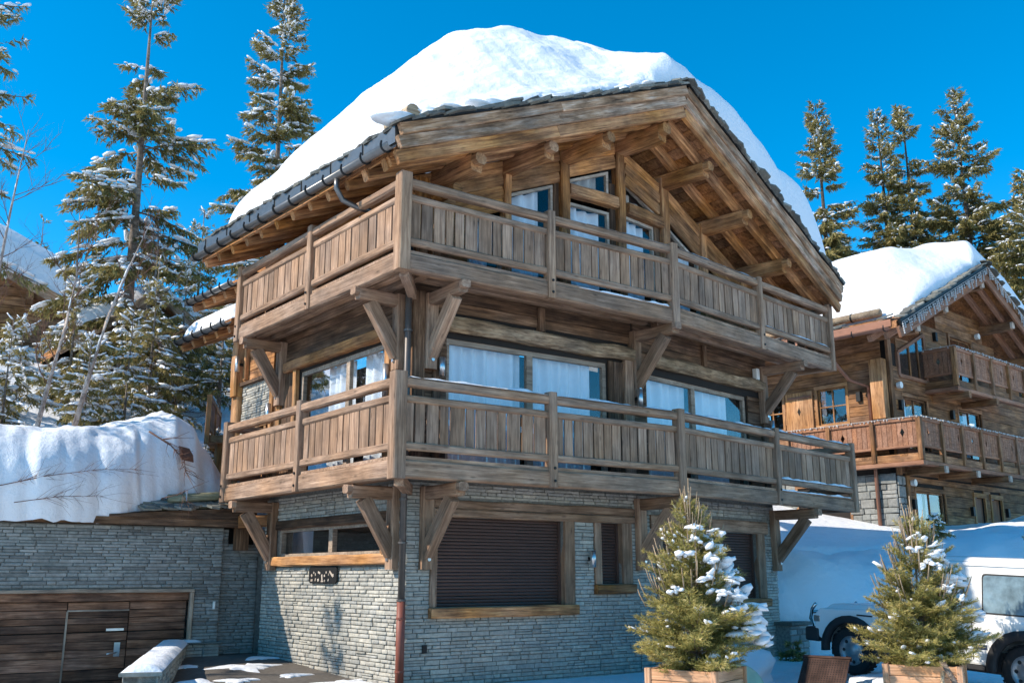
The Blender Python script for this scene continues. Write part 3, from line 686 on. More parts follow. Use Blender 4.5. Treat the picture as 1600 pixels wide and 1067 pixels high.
# purlins: root on the wall, end near the front edge
def purlin(F, s, a, d=.30, wd=.24):
    P = F.p(s, 0, 0); zr_ = zbF(F, s)-d/2-.01
    g = R(95.5+8*a+3); dirv = Vector((-math.cos(g), -math.sin(g), 0))
    t = 1.02; E = P+dirv*t
    z2 = float(zb(E.x, E.y))-d/2-.01
    o = beam('purlin', Vector((P.x, P.y, zr_))-dirv*.4, Vector((E.x, E.y, (zr_+z2)/2)), wd, d, 'warm', CH, Vector((dirv.y, -dirv.x, 0)), .012, .03, 4)
    beam('purlin_end', Vector((E.x, E.y, (zr_+z2)/2+.05)), Vector((E.x, E.y, (zr_+z2)/2+.05))+dirv*.12, wd*.96, d*.6, 'orange', o, Vector((dirv.y, -dirv.x, 0)), .008, .05, 1)
for s in (1.22, 2.68, 3.98): purlin(AW, s, s/12)
purlin(AW, 5.36, .45, .34, .27)
for s in (1.16, 2.52, 4.0): purlin(BW, s, .5+s/12)
P = AW.p(1.0, 0, 0); MB().tube([(1.12, 1.2, 7.72), (1.2, .35, 7.72)], .1, 10).obj('wall_plate_log', 'warm', RO)
# gutter with hooks and apron on the left eave
def eave_line(b, o, dz): P = roofpt(0, b, dz); return P+L.n*o
def gutter(b0, b1, o, dz, nh, parent, mat='zinc', f=eave_line, r=.085):
    prof = [(math.pi+math.pi*k/8) for k in range(9)]; mb = MB(); vs = []
    for b in (b0, b1):
        for rr in (r, r-.008):
            for t in prof: P = f(b, o+rr*math.cos(t), dz+rr*math.sin(t)); vs.append(P)
    fs = []
    for k in range(8): fs += [(k, k+1, 18+k+1, 18+k), (9+k, 27+k, 27+k+1, 9+k+1), (k, 9+k, 10+k, k+1), (18+k, 19+k, 28+k, 27+k)]
    fs += [(0, 18, 27, 9), (8, 17, 35, 26)]
    mb.add(vs, fs); g = mb.obj('gutter', mat, parent, True)
    for i in range(nh):
        b = b0+.15+(b1-b0-.3)*i/(nh-1)
        pts = [f(b, o+(r+.012)*math.cos(t), dz+(r+.012)*math.sin(t)) for t in prof]
        pts = [f(b, o-r-.012, dz+.05)] + pts[::1] + [f(b, o+r+.0, dz+.06)]
        MB().tube(pts, .017, 6).obj('gutter_hook', 'zincdark', g)
    return g
GU = gutter(-.02, 7.15, .1, .29, 13, CH)
mb = MB(); 
mb.hexa([eave_line(b, o, dz) for (o, dz) in ((-.02, .30), (.03, .55)) for b in (0,)]*0 or [eave_line(0, .03, .33), eave_line(7.15, .03, .33), eave_line(7.15, -.03, .33), eave_line(0, -.03, .33), eave_line(0, .04, .6), eave_line(7.15, .04, .6), eave_line(7.15, -.04, .62), eave_line(0, -.04, .62)])
AP = mb.obj('eave_apron', 'zinc', CH)
for i in range(7): 
    b = .9+i*.98; beam('seam', eave_line(b, .036, .34), eave_line(b, .046, .6), .02, .012, 'zincdark', AP, (0, 1, 0), 0, 0, 1)
# down pipe: gutter outlet, bend, drop on the corner
mb = MB(); 
mb.tube([eave_line(1.55, .1, .24), eave_line(1.55, .1, .05), eave_line(1.55, -.02, -.12), eave_line(1.5, -.25, -.2), eave_line(1.4, -.6, -.26)], .045, 10)
mb.obj('gutter_outlet', 'zinc', GU, True)
PX, PY = .72, 1.02
dp = MB().tube([(PX, PY, 1.02), (PX, PY, 7.2)], .052, 12).obj('downpipe', 'pipe', CH, True)
MB().tube([(PX, PY, -.1), (PX, PY, 1.28)], .064, 12).obj('pipe_boot', 'pipered', dp, True)
for z in (.25, 1.0, 1.26, 2.1, 2.75, 4.2, 5.4): MB().tube([(PX, PY, z), (PX, PY, z+.03)], .072, 12).obj('pipe_clip', 'pipered' if z < 1.2 else 'pipe', dp)
# slates ragged along the two rakes and the left eave
SL = []
for i in range(8):
    k = 7; pts = []
    for j in range(k):
        t = 2*math.pi*j/k+random.uniform(-.2, .2); pts.append((.5*math.cos(t)*random.uniform(.85, 1.2), .5*math.sin(t)*random.uniform(.85, 1.2)))
    m_ = MB().prism([(max(-.5, min(.5, x)), max(-.5, min(.5, y))) for x, y in pts], -.5, .5)
    me = bpy.data.meshes.new('slate'); me.from_pydata(m_.v, [], m_.f); me.update(); me.materials.append(MT['slate']); SL.append(me)
def slate(P, x, n, sx, sy, sz, parent):
    x = Vector(x).normalized(); z = Vector(n).normalized(); y = z.cross(x).normalized(); x = y.cross(z)
    M = Matrix((x, y, z)).transposed().to_4x4(); M.translation = P
    q = Matrix.Rotation(random.uniform(-.12, .12), 4, 'Y') @ Matrix.Rotation(random.uniform(-.12, .12), 4, 'X') @ Matrix.Rotation(random.uniform(-.3, .3), 4, 'Z')
    put(bpy.data.objects.new('slate', random.choice(SL)), parent, M @ q @ Matrix.Diagonal((sx, sy, sz, 1)))
for i in range(46):
    for ly in range(2):
        a = .5+.5*(i+random.uniform(.1, .9))/46; tx = roofpt(1, 0, 0)-roofpt(.5, 0, 0)
        slate(roofpt(a, .05+ly*.1, .655+ly*.045)+B.n*random.uniform(.05, .16), tx, Vector((0, 0, 1))+tx.normalized()*.5, random.uniform(.28, .5), random.uniform(.3, .5), random.uniform(.03, .05), RO)
for i in range(34):
    for ly in range(2):
        if ly and random.random() < .35: continue
        a = .5*(i+random.uniform(.1, .9))/34; tx = roofpt(.5, 0, 0)-roofpt(0, 0, 0)
        slate(roofpt(a, .02+ly*.1, .65+ly*.05)+A.n*random.uniform(.02, .14), tx, Vector((0, 0, 1))-tx.normalized()*.4, random.uniform(.28, .6), random.uniform(.3, .5), random.uniform(.03, .055), RO)
for i in range(40):
    b = .1+6.9*(i+random.random())/40
    slate(eave_line(b, -.1, .66), (0, 1, 0), (-.35, 0, 1), random.uniform(.35, .55), random.uniform(.3, .45), random.uniform(.03, .05), RO)
# snow guard log near the front left corner
MB().tube([roofpt(.03, .15, .86), roofpt(.035, .9, .86)], .12, 12).obj('snow_guard_log', 'logend', RO)
# rear wing roofs stepping down behind the left eave
def rear_roof(Pn, Pf, wd, snow_, lab):
    Pn = Vector(Pn); Pf = Vector(Pf); ud = (Pf-Pn); ln = ud.length; ud.normalize(); nd = Vector((-ud.y, ud.x, 0)).normalized()
    f = lambda b, o, d: Pn+ud*b+nd*o+Vector((0, 0, d))
    c = [f(b, o, d) for d0 in (0, .14) for (b, o, d) in ((0, 0, d0), (ln, 0, d0), (ln, -wd, d0+wd*.42), (0, -wd, d0+wd*.42))]
    r = MB().hexa(c).obj('rear_roof', 'soffit', CH)
    gutter(0, ln, .08, .08, 6, CH, 'zinc', f)
    for i in range(5): b = .15+(ln-.3)*i/4; beam('rafter_tail', f(b, -.02, -.08), f(b, -wd, -.08+wd*.42), .12, .14, 'warm', r)
    if snow_:
        X, Y = np.meshgrid(np.linspace(0, 1, 12), np.linspace(0, 1, 24), indexing='ij'); q = wd*.95*X; bb_ = ln*Y
        tag(sheet('roof_snow', Pn.x+ud.x*bb_-nd.x*q, Pn.y+ud.y*bb_-nd.y*q, Pn.z+ud.z*bb_+.14+.42*q+.34*rd(X*4)*rd(Y*6)*rd((1-Y)*6), 'snow'), lab, 'snow')
rear_roof((.05, 7.2, 7.58), (-.2, 9.6, 7.6), 1.5, False, '')
rear_roof((-.15, 6.9, 6.62), (-.3, 9.9, 6.72), 1.0, True, 'small snow layer on the lowest rear eave left of the chalet')
# lamps and small fixtures
def cyl_lamp(F, s, z0, z1, o=.12):
    b = MB().tube([F.p(s, o, z0), F.p(s, o, z1)], .05, 12).obj('wall_lamp', 'steel', CH, True)
    beam('lamp_mount', F.p(s, 0, (z0+z1)/2), F.p(s, o, (z0+z1)/2), .04, .06, 'zincdark', b, None, 0, 0, 1)
for F, s, z0, z1, o in ((AW, 4.4, 1.77, 2.05, .14), (AW, 1.3, 4.73, 5.03, .18), (AW, 5.5, 4.62, 4.96, .25), (LW, 7.45, 5.78, 6.1, .25), (LW, 5.9, 4.5, 4.9, .2), (LW, 1.5, 4.4, 4.95, .2), (BW, 4.6, 4.5, 4.9, .2)): cyl_lamp(F, s, z0, z1, o)
fbox('sensor_box', BW, 4.17, 4.29, .04, .16, 5.76, 6.0, 'white', CH, 0, .015)
fbox('vent_cap', AW, 1.12, 1.2, .03, .05, .5, .62, 'zincdark', CH, 0, 0)
# name plate: the letters are cut out, light stone shows through
SG = thing('house_sign', LW.p(3.6, .08, 1.66), 'black rectangular name plate with cut-out letters under the low window', 'sign')
r_ = .05; s0, s1, z0, z1 = 3.1, 4.1, 1.5, 1.79
pl = poly_plate(LW, [(s0+r_, z0), (s1-r_, z0), (s1, z0+r_), (s1, z1-r_), (s1-r_, z1), (s0+r_, z1), (s0, z1-r_), (s0, z0+r_)], .055, .07).obj('plate', 'black', SG)
for (u0, v0, u1, v1, wd) in [(.09, .50, .13, .58, .05), (.17, .35, .2, .4, .04), (.24, .4, .25, .55, .035), (.08, .83, .15, .8, .05), (.24, .86, .26, .7, .04), (.33, .83, .38, .78, .06), (.34, .34, .42, .42, .045), (.48, .48, .50, .86, .055), (.46, .87, .54, .87, .03), (.57, .5, .585, .6, .05), (.62, .35, .65, .38, .045), (.57, .83, .6, .85, .05), (.70, .86, .73, .74, .045), (.72, .42, .72, .55, .025), (.75, .3, .88, .6, .05), (.88, .45, .89, .6, .03)]:
    q = lambda u, v: (s1-(s1-s0)*u, z1-(z1-z0)*v)
    (a, b), (c, d) = q(u0, v0), q(u1, v1)
    beam('letter_cut', LW.p(a, .072, b), LW.p(c, .072, d), wd*.75, .004, 'framelight', pl, LW.u.cross(LW.n) if abs(a-c) > abs(b-d) else LW.u, 0, 0, 1)
# ---- the great snow cap ----------------------------------------------
na, nb = 260, 200
a = np.linspace(0, 1, na)[:, None]; b = (np.linspace(0, 1, nb)**1.35)[None, :]
fx = np.where(a < .5, EA[0]+(RF[0]-EA[0])*a*2, RF[0]+(EB[0]-RF[0])*(a-.5)*2); fy = np.where(a < .5, EA[1]+(RF[1]-EA[1])*a*2, RF[1]+(EB[1]-RF[1])*(a-.5)*2)
ang = np.radians(95.5+8*a); Ls = 6.65; bb = b*Ls
front = .03+(.05+.06*(a < .45))*(1+fbm(a*12, a*0, 1.1, 4))
X = fx+np.cos(ang)*(bb+front); Y = fy+np.sin(ang)*(bb+front)
dl = a*2*6.1; dr = (1-a)*2*5.85
Tm = 2.45+.35*np.exp(-((a-.28)/.13)**2)-.42*sm((a-.47)/.1)-.25*np.exp(-((a-.08)/.08)**2)-.26*np.exp(-((a-.508)/.035)**2)+.24*np.exp(-((a-.43)/.05)**2)-.1*np.exp(-((a-.36)/.03)**2)+.3*sm((a-.56)/.1)+.3*sm((a-.85)/.1)
jag = .1*fbm(X, Y, 1.4, 9)
el = rd((dl-.4-jag)/4.2); er = rd((dr-.02)/.6)
wr = sm((a-.40)/.16)
ef = (1-wr)*(.12*rd(bb/.15)+.88*sm((bb-.05)/2.6)**.75)+wr*(.78*rd((bb-.02)/.4)+.22*sm(bb/2.2))
T = Tm*el*er*ef*rd((Ls-bb)/2.2)
body = np.clip(T/.5, 0, 1)
Z = zb(X, Y)+.66+T-np.exp(-((a-.5)*12/1.8)**2)*.62*ef+body*(.05*fbm(X+.6*Y, Y-.4*X, 1.5, 21, 3)+.05*fbm(X, Y*1.6, .5, 22, 4)*(1-wr*.75)+.13*(np.abs(fbm(X*.5+Y*1.3, Y*.4, .8, 23, 4))-.55)*(1-wr)) - .25*(T < .03)
X = X-.10*rd(T/.6)*np.exp(-((dl-.5)/.7)**2)
tag(sheet('roof_snow', X, Y, Z, 'snow'), 'huge rounded snow cap covering the roof of the large chalet', 'snow')
# lumps of snow on the slates of the left rake
def blob(name, P, r, mat, seed, lab=None, cat=None, group=None, n=14, parent=None):
    th = np.linspace(0, np.pi, n)[:, None]; ph = np.linspace(0, 2*np.pi, 2*n)[None, :]
    d = 1+.18*np.sin(3*ph+seed)*np.sin(th)+.15*np.sin(5*th+seed*2+ph*2)*np.sin(th)
    X = P[0]+r[0]*d*np.sin(th)*np.cos(ph); Y = P[1]+r[1]*d*np.sin(th)*np.sin(ph); Z = P[2]+r[2]*d*np.cos(th)
    o = sheet(name, X, Y, Z, mat, parent)
    if lab: tag(o, lab, cat, group)
    return o
for i, (aa, r) in enumerate(((.015, .3), (.06, .26), (.10, .32), (.145, .3), (.17, .25), (.255, .2), (.275, .24), (.39, .2), (.42, .26), (.455, .22))):
    P = roofpt(aa, .2, .72); blob('snow_lump', (P.x, P.y, P.z), (r*1.35, .22, .09), 'snow', i,
        'small snow lump on the slates of the left rake, number %d from the gutter' % (i+1) if 0 else ['snow lump on the slates right at the gutter corner', 'snow lump on the slates beside the guard log', 'low snow lump on the rake just right of the guard log', 'flat snow lump a third of the way up the left rake', 'pointed snow lump near the middle of the left rake', 'thin snow lump past the middle of the left rake', 'snow lump on slates above the second purlin', 'small snow lump below the ridge on the left rake', 'white snow lump close to the roof ridge', 'topmost snow lump on the left rake at the ridge'][i], 'snow lump', 'snow lumps on the left rake')
# snow lying on rails
def rail_snow(F, s0, s1, zt, o0, o1, th, label, seed, var=.9):
    n = int((s1-s0)/.04); s = np.linspace(s0, s1, n)[:, None]; t = np.linspace(0, 1, 7)[None, :]
    P = F.p(0, 0, 0); oo = o0+(o1-o0)*t
    X = P.x+F.u.x*s+F.n.x*oo; Y = P.y+F.u.y*s+F.n.y*oo
    th2 = th*np.clip(.6+var*fbm(s*1.0, s*0, .5, seed), .04, 1.3)*rd((s-s0)/.1)*rd((s1-s)/.1)
    tag(sheet('rail_snow', X, Y, zt+.002+th2*rd(t*3)*rd((1-t)*3), 'snow'), label, 'snow', 'snow on the balcony rails')
rail_snow(A, .2, 2.72, zL, -.13, .02, .045, 'thin snow on the lower front rail nearest the corner post', 1)
rail_snow(A, 2.93, 5.5, zL, -.13, .02, .04, 'thin snow on the lower front rail before the bend', 2)
rail_snow(B, .15, 3.12, zL, -.13, .02, .045, 'thin snow on the lower rail just past the bend', 3)
rail_snow(B, 3.4, 6.4, zL, -.13, .02, .05, 'thin snow on the rightmost lower balcony rail', 4)
rail_snow(A, 3.6, 5.5, zU, -.13, .01, .02, 'faint snow line on the upper front rail before the bend', 5)
rail_snow(B, .15, 2.85, zU, -.13, .01, .025, 'faint snow line on the upper rail past the bend', 6)
rail_snow(B, 3.4, 6.4, zL-.94, -.1, .0, .05, 'snow on the bottom rail at the right end of the lower balcony', 7)
rail_snow(B, 3.1, 5.8, zU-.94, -.1, .0, .04, 'snow on the bottom rail at the right end of the upper balcony', 8)
rail_snow(B, 3.3, 6.3, zL-1.17, -.02, .0, .035, 'snow along the deck edge at the right end below the slats', 9)
rail_snow(A, 3.4, 5.5, zU-1.17, -.02, .0, .03, 'snow along the upper deck edge before the bend', 10)
# ================================================================== garage on the left
GA = Fr((-.13, 6.55), (1, 0), -1)
GT = thing('garage', (-2.5, 6.6, -.5), 'low stone garage with a dark plank door beside the chalet', 'garage')
gh = [(-4.75, -.5, -.9, 1.40)]
C0 = wall_back('garage_wall_core', GA, -6.5, 0, -.9, 2.52, gh, .3, 'joint', GT)
st = []; lay_stones(GA, -6.5, .0, -.3, 2.52, gh, st, (.045, .075), (.14, .45)); 
GR = Fr((-.13, 6.68), (1, 0), -1)
C1 = wall_back('garage_wall_core', GR, .02, 1.2, -.3, 2.5, [(.14, .72, 2.22, 2.5)], .3, 'joint', GT)
lay_stones(GR, .02, .76, -.05, 2.5, [(.14, .72, 2.22, 2.5)], st, (.045, .075), (.14, .4)); build_stones(st, C0, 'stoneg')
fbox('dark_opening', GR, .14, .72, -.25, -.2, 2.2, 2.5, 'room', GT, 0, 0)
fbox('door_frame', GA, -4.75, -.5, -.02, .07, 1.335, 1.40, 'frame', GT, .006, .01); fbox('door_frame', GA, -.57, -.5, -.02, .07, -.8, 1.33, 'frame', GT, .006, .01); fbox('door_frame', GA, -4.75, -4.66, -.02, .07, -.8, 1.33, 'frame', GT, .006, .01)
DR = fbox('garage_door', GA, -4.66, -.57, -.16, -.12, -.85, 1.33, 'room', GT, 0, 0)
fbox('top_plank', GA, -4.64, -.58, -.12, -.0, 1.19, 1.33, 'door', DR, .006, .008)
cols = [(-4.64, -2.66), (-2.64, -1.62), (-1.60, -.6)]
zz = 1.18
for k in range(11):
    h = [.14, .13, .11, .13, .012, .15, .14, .13, .2, .2, .2][k]
    for a_, b_ in cols:
        if h > .05: fbox('plank', GA, a_, b_, -.12, -.065+random.uniform(-.008, .008), zz-h+.004, zz-.003, 'door', DR, .005, .006)
    zz -= h
beam('wicket_trim', GA.p(-2.65, -.06, -.8), GA.p(-2.65, -.06, 1.02), .03, .03, 'frame', DR, (1, 0, 0), .002, 0); beam('wicket_trim', GA.p(-2.65, -.06, 1.03), GA.p(-1.61, -.06, 1.03), .02, .025, 'frame', DR, None, .002, 0)
hd = MB().tube([GA.p(-1.78, -.05, .31), GA.p(-1.78, -.02, .31), GA.p(-1.9, -.0, .3), GA.p(-1.95, -.0, .29)], .014, 8).obj('door_handle', 'steel', DR, True)
fbox('handle_plate', GA, -1.82, -1.72, -.065, -.05, .24, .48, 'steel', DR, 0, 0); fbox('lock_plate', GA, -1.98, -1.68, -.062, -.052, .68, .72, 'steel', DR, 0, 0)
fbox('wall_light', GA, -.14, -.1, .05, .09, 1.02, 1.16, 'white', GT, 0, .005)
# garage roof edge: dark boards, slates, mossy logs, hanging beam
mb = MB(); mb.box(-6.6, .5, 6.35, 12.5, 2.53, 2.66); GRo = mb.obj('garage_roof', 'dark', GT)
mb = MB(); P = [(-2.2, 6.4), (.35, 6.4), (.35, 9.5), (-2.2, 9.5)]
mb.hexa([(-2.3, 6.32, 2.66), (.42, 6.32, 2.66), (.42, 9.5, 3.1), (-2.3, 9.5, 2.9), (-2.3, 6.32, 2.70), (.42, 6.32, 2.92), (.42, 9.5, 3.4), (-2.3, 9.5, 3.2)])
mb.obj('roof_slab', 'dark', GRo)
for i in range(44):
    x = -1.75+2.2*random.random(); t = random.random()
    slate(Vector((x, 6.28+t*.5, 2.75+.085*(x+2.2)+t*.2)), (1, .1, .08), (0, -.3, 1), random.uniform(.3, .55), random.uniform(.25, .4), random.uniform(.03, .05), GRo)
lg = MB().tube([(-1.25, 6.5, 3.02), (-.4, 6.46, 3.10), (.4, 6.42, 3.16)], .085, 10).obj('mossy_log', 'mosslog', GT, True)
for x in (-.95, -.05, .18): MB().tube([(x, 6.34, 2.98+.07*(x+1)), (x, 6.37, 3.16+.07*(x+1)), (x, 6.5, 3.2+.07*(x+1)), (x, 6.6, 3.1+.07*(x+1))], .018, 6).obj('log_strap', 'steel', lg)
MB().tube([(-1.55, 6.55, 2.86), (.4, 6.52, 2.96)], .075, 10).obj('mossy_log', 'mosslog', GRo, True)
beam('eave_beam', (.05, 6.3, 2.62), (.62, 6.12, 2.66), .2, .22, 'warm', GRo, None, .01, .02); beam('eave_beam', (.2, 6.5, 2.1), (.2, 6.5, 2.6), .24, .2, 'dark', GRo, None, .01)
# snow on the garage roof
u = np.linspace(-7.4, .62, 130)[:, None]; v = (np.linspace(0, 1, 80)**1.2)[None, :]
top = np.interp(u, [-7.4, -4.2, -3.2, -2.2, -1.4, -.95, -.5, -.1, .25, .62], [1.75, 1.75, 1.8, 1.85, 2.2, 2.3, 2.05, 1.5, .9, .15])
ys = np.interp(u, [-7.4, -2.0, -1.6, -1.2, -.4, .62], [6.3, 6.3, 6.4, 6.75, 6.95, 7.05])+.16*fbm(u, u*0, 1.3, 31)+.06*fbm(u, u*0, .3, 35)
yy = ys+v*5.5; prof = rd(v*5.5/np.interp(u, [-7.4, -2, -1, .62], [1.5, 1.5, 1.0, .9]))
zz_ = 2.64+top*prof*(.96+.04*v)+.13*fbm(u, yy, 1.1, 33)*prof+.06*fbm(u, yy*1.4, .4, 34)*prof -(.06+.1*np.abs(fbm(u, u*0, .7, 36)))*(1-prof)*(u < -1.9)
uu = u-.12*np.sin(prof*3)*np.exp(-((u+6)/9)**2)+0*yy; yy = yy-.22*np.sin(np.clip(prof, 0, 1)*np.pi)*(u < -1.7)
tag(sheet('roof_snow', uu, yy, zz_, 'snow'), 'deep lumpy snow drift lying on the garage roof, littered with twigs', 'snow')
# fallen twigs on the drift
def twig(name, pts, r, label, seed, n=26):
    g = random.Random(seed); mb = MB(); pts = [Vector(p) for p in pts]; mb.tube(pts, [r*(1-.75*i/(len(pts)-1)) for i in range(len(pts))], 5)
    tot = len(pts)-1
    for i in range(n):
        t = g.uniform(.15, 1)*tot; k = min(tot-1, int(t)); P = pts[k].lerp(pts[k+1], t-k); d = (pts[k+1]-pts[k]).normalized()
        s = Vector((g.uniform(-1, 1), g.uniform(-.7, .1), g.uniform(-.7, 1))).normalized()*.7+d*.7; l = g.uniform(.15, .5)
        P2 = P+s*l*.6; mb.tube([P, P2, P2+(s+Vector((g.uniform(-.5, .5), -.1, g.uniform(-.5, .3))))*l*.4], [r*.35, r*.25, r*.15], 4)
    tag(mb.obj(name, 'twig', None, True), label, 'branch', 'fallen branches on the snow drift')
twig('fallen_branch', [(-4.3, 6.15, 3.05), (-3.4, 6.1, 3.3), (-2.6, 6.1, 3.45), (-1.95, 6.15, 3.5)], .009, 'long bare branch lying across the snow above the garage', 1, 46)
twig('fallen_branch', [(-3.9, 6.05, 2.82), (-3.2, 6.0, 2.95), (-2.5, 6.05, 2.98)], .008, 'lower bare branch in the snow just above the garage wall', 2, 30)
twig('fallen_branch', [(-1.7, 6.5, 4.25), (-1.3, 6.4, 4.0), (-1.02, 6.45, 3.75), (-.95, 6.5, 3.5)], .018, 'dark drooping branch hanging from the top of the drift', 3, 34)
twig('fallen_branch', [(-1.45, 6.2, 3.0), (-1.1, 6.15, 3.1), (-.95, 6.2, 2.9)], .012, 'small twig at the right end of the snow drift', 4, 12)
mb = MB(); mb.hexa([(-1.05, 6.55, 3.75), (-.75, 6.7, 3.72), (-.72, 6.85, 3.9), (-1.0, 6.75, 4.0), (-1.08, 6.6, 3.83), (-.78, 6.72, 3.86), (-.8, 6.9, 4.05), (-1.06, 6.8, 4.08)])
tag(mb.obj('rock', 'twig', None, False, None, .04), 'dark broken stump poking out of the snow drift', 'stump')
# low coping wall with snow running towards the viewer
P0, P1 = Vector((-2.72, 1.2, 0)), Vector((-.76, 6.42, 0)); cu = (P1-P0).normalized(); cf = Fr(P0.xy, cu.xy, -1); LN = (P1-P0).length
CW = thing('low_wall', (-2, 3.8, -.4), 'low stone wall with snowy coping leading up to the garage corner', 'wall')
cc = wall_back('wall_core', cf, 0, LN, -.9, .38, [], .4, 'joint', CW)
st = []; lay_stones(cf, .0, LN, -.2, .38, [], st, (.06, .1), (.15, .4)); build_stones(st, cc, 'stone', 120)
ef_ = Fr(P0.xy, (-cf.n).xy, -1); st = []; lay_stones(ef_, -.02, .42, -.5, .38, [], st, (.07, .11), (.15, .3)); build_stones(st, cc, 'stone', 20)
fbox('coping', cf, -.05, LN, -.46, .07, .383, .43, 'slate', CW, .004, .008)
sgn = Fr((-.75, 6.42), (1, 0), -1); st = []; wall_back('wall_core', sgn, 0, .62, -.3, .4, [], .25, 'joint', CW); lay_stones(sgn, 0, .62, -.1, .4, [], st); build_stones(st, cc, 'stone', 30)
fbox('coping', sgn, -.02, .66, -.28, .06, .403, .44, 'slate', CW, .004, .008)
rail_snow(cf, -.02, LN-.1, .43, -.44, .06, .12, 'thick smooth snow on the coping of the low wall by the garage', 12, .2)
rail_snow(sgn, -.1, .3, .44, -.25, .05, .07, 'small snow cap on the coping at the garage corner', 13, .2)
blob('snow_lump', (-2.95, .95, .2), (.22, .25, .12), 'snow', 3, 'snow lump on the step at the near end of the low wall', 'snow lump')
blob('snow_lump', (-1.75, 2.6, .05), (.3, .25, .12), 'snow', 5, 'rounded snow lump on the paving beside the low wall', 'snow lump')

# ================================================================== neighbour chalet
an = R(6.0); NE1 = (math.cos(an), math.sin(an)); NC = (18.03, 3.163)
NA = Fr(NC, NE1, -1); NL_ = Fr(NC, (-math.sin(an), math.cos(an)), 1)
NAW = NA.off(-1.15); NAW = Fr((Vector((*NC, 0))-NA.n*1.0-NL_.n*.4).xy, NE1, -1); NLW = Fr(NAW.O.xy, NL_.u.xy, 1)
NH = thing('chalet', NAW.p(0, 0, 2.6), 'red-brown neighbouring chalet with diamond cut balconies, half hidden on the right', 'chalet')
def nwin(F, s0, s1, z0, z1, nx, nz, mat='red', cur=(), refl='glass', fr=.09):
    fbox('casing', F, s0-fr, s1+fr, 0, .05, z1, z1+.12, mat, NH, .003); fbox('casing', F, s0-fr, s1+fr, 0, .07, z0-.12, z0, mat, NH, .003)
    fbox('casing', F, s0-fr, s0, 0, .045, z0, z1, mat, NH, .003); fbox('casing', F, s1, s1+fr, 0, .045, z0, z1, mat, NH, .003)
    mb = MB(); b = .05
    mb.fb(F, s0, s1, -.08, -.03, z0, z0+b); mb.fb(F, s0, s1, -.08, -.03, z1-b, z1)
    for i in range(nx+1):
        c = s0+(s1-s0)*i/nx; w_ = b if i in (0, nx) else .035; lo, hi = (c, c+w_) if i == 0 else ((c-w_, c) if i == nx else (c-w_/2, c+w_/2)); mb.fb(F, lo, hi, -.082, -.028, z0+b, z1-b)
    for j in range(1, nz): c = z0+(z1-z0)*j/nz; mb.fb(F, s0+b, s1-b, -.078, -.034, c-.018, c+.018)
    o = mb.obj('window', mat, NH)
    poly_plate(F, [(s0+b, z0+b), (s1-b, z0+b), (s1-b, z1-b), (s0+b, z1-b)], -.06, -.055).obj('pane', refl, o)
    for a_, b_ in cur: curtain(F, a_, b_, z0, z1, o, 'curtain', -.2)
    fbox('room_back', F, s0-.15, s1+.15, -.75, -.7, z0-.1, z1+.1, 'room', o, 0, 0)
hNA = [(.75, 2.2, 5.2, 6.75), (4.3, 5.9, 5.2, 6.75), (1.0, 2.75, 2.7, 4.0), (4.75, 5.45, 2.4, 4.05), (5.95, 6.7, 2.4, 4.05), (4.2, 5.7, 7.6, 9.1)]
hNL = [(1.35, 2.3, 6.05, 7.15), (3.55, 4.35, 6.05, 7.15)]
NB = wall_back('timber_wall_core', NAW, 0, 9.5, 2.0, 8.3, hNA, .2, 'room', NH); NB2 = wall_back('timber_wall_core', NLW, 0, 7, 2.0, 8.7, hNL, .2, 'room', NH)
boards(NAW, 0.2, 9.5, 4.45, 7.6, hNA, .28, 'redwall', NB); boards(NAW, .55, 9.5, 2.2, 4.4, hNA, .3, 'redwall', NB)
boards(NAW, .6, 9.2, 7.6, 8.5, hNA, .28, 'redwall', NB); boards(NAW, 2.2, 7.5, 8.5, 9.2, [(4.0, 5.8, 8.4, 9.2)], .28, 'redwall', NB); boards(NAW, 3.3, 6.6, 9.2, 10.0, [], .28, 'redwall', NB)
boards(NLW, 0.15, 7, 5.0, 8.6, hNL, .28, 'redwall', NB2)
fbox('corner_board', NAW, 0, .2, 0, .09, 4.4, 8.5, 'redwall', NH); fbox('corner_board', NLW, 0.0, .4, 0.01, .3, 6.0, 7.75, 'orange', NH); fbox('corner_board', NAW, .4, .55, 0, .1, 2.0, 4.4, 'redwall', NH)
st = []; lay_stones(NLW, 0, 7, 2.0, 4.45, [(1.5, 3.2, 3.2, 4.2)], st, (.16, .34), (.2, .6)); lay_stones(NAW, 0, .4, 2., 4.4, [], st, (.16, .34), (.2, .4)); build_stones(st, NB2, 'stoneg', 200, (.03, .06))
nwin(NAW, .75, 2.2, 5.2, 6.75, 2, 1, 'redwall', [(.85, 1.3)]); nwin(NAW, 4.3, 5.9, 5.2, 6.75, 2, 1, 'redwall', [(4.4, 4.7), (5.1, 5.5)])
nwin(NAW, 1.0, 2.75, 2.7, 4.0, 2, 1, 'redwall', [(1.05, 1.75), (1.9, 2.2)]); nwin(NAW, 4.2, 5.7, 7.6, 9.1, 2, 1, 'redwall')
for a_, b_ in ((4.75, 5.45), (5.95, 6.7)):
    d = fbox('door', NAW, a_, b_, -.1, -.05, 2.3, 4.0, 'red', NH, .003); fbox('casing', NAW, a_-.1, a_, 0, .07, 2.3, 4.1, 'orange', NH); fbox('casing', NAW, b_, b_+.08, 0, .07, 2.3, 4.1, 'orange', NH); fbox('casing', NAW, a_-.1, b_+.1, 0, .08, 4.0, 4.15, 'orange', NH)
nwin(NLW, 1.35, 2.3, 6.05, 7.15, 2, 2, 'orange'); nwin(NLW, 3.55, 4.35, 6.05, 7.15, 2, 2, 'orange')
sh_ = fbox('shutter', NLW, 2.45, 3.4, .03, .09, 6.0, 7.15, 'orange', NH, .002, .005); fbox('shutter_batten', NLW, 2.5, 3.3, .09, .12, 6.95, 7.02, 'red', sh_)
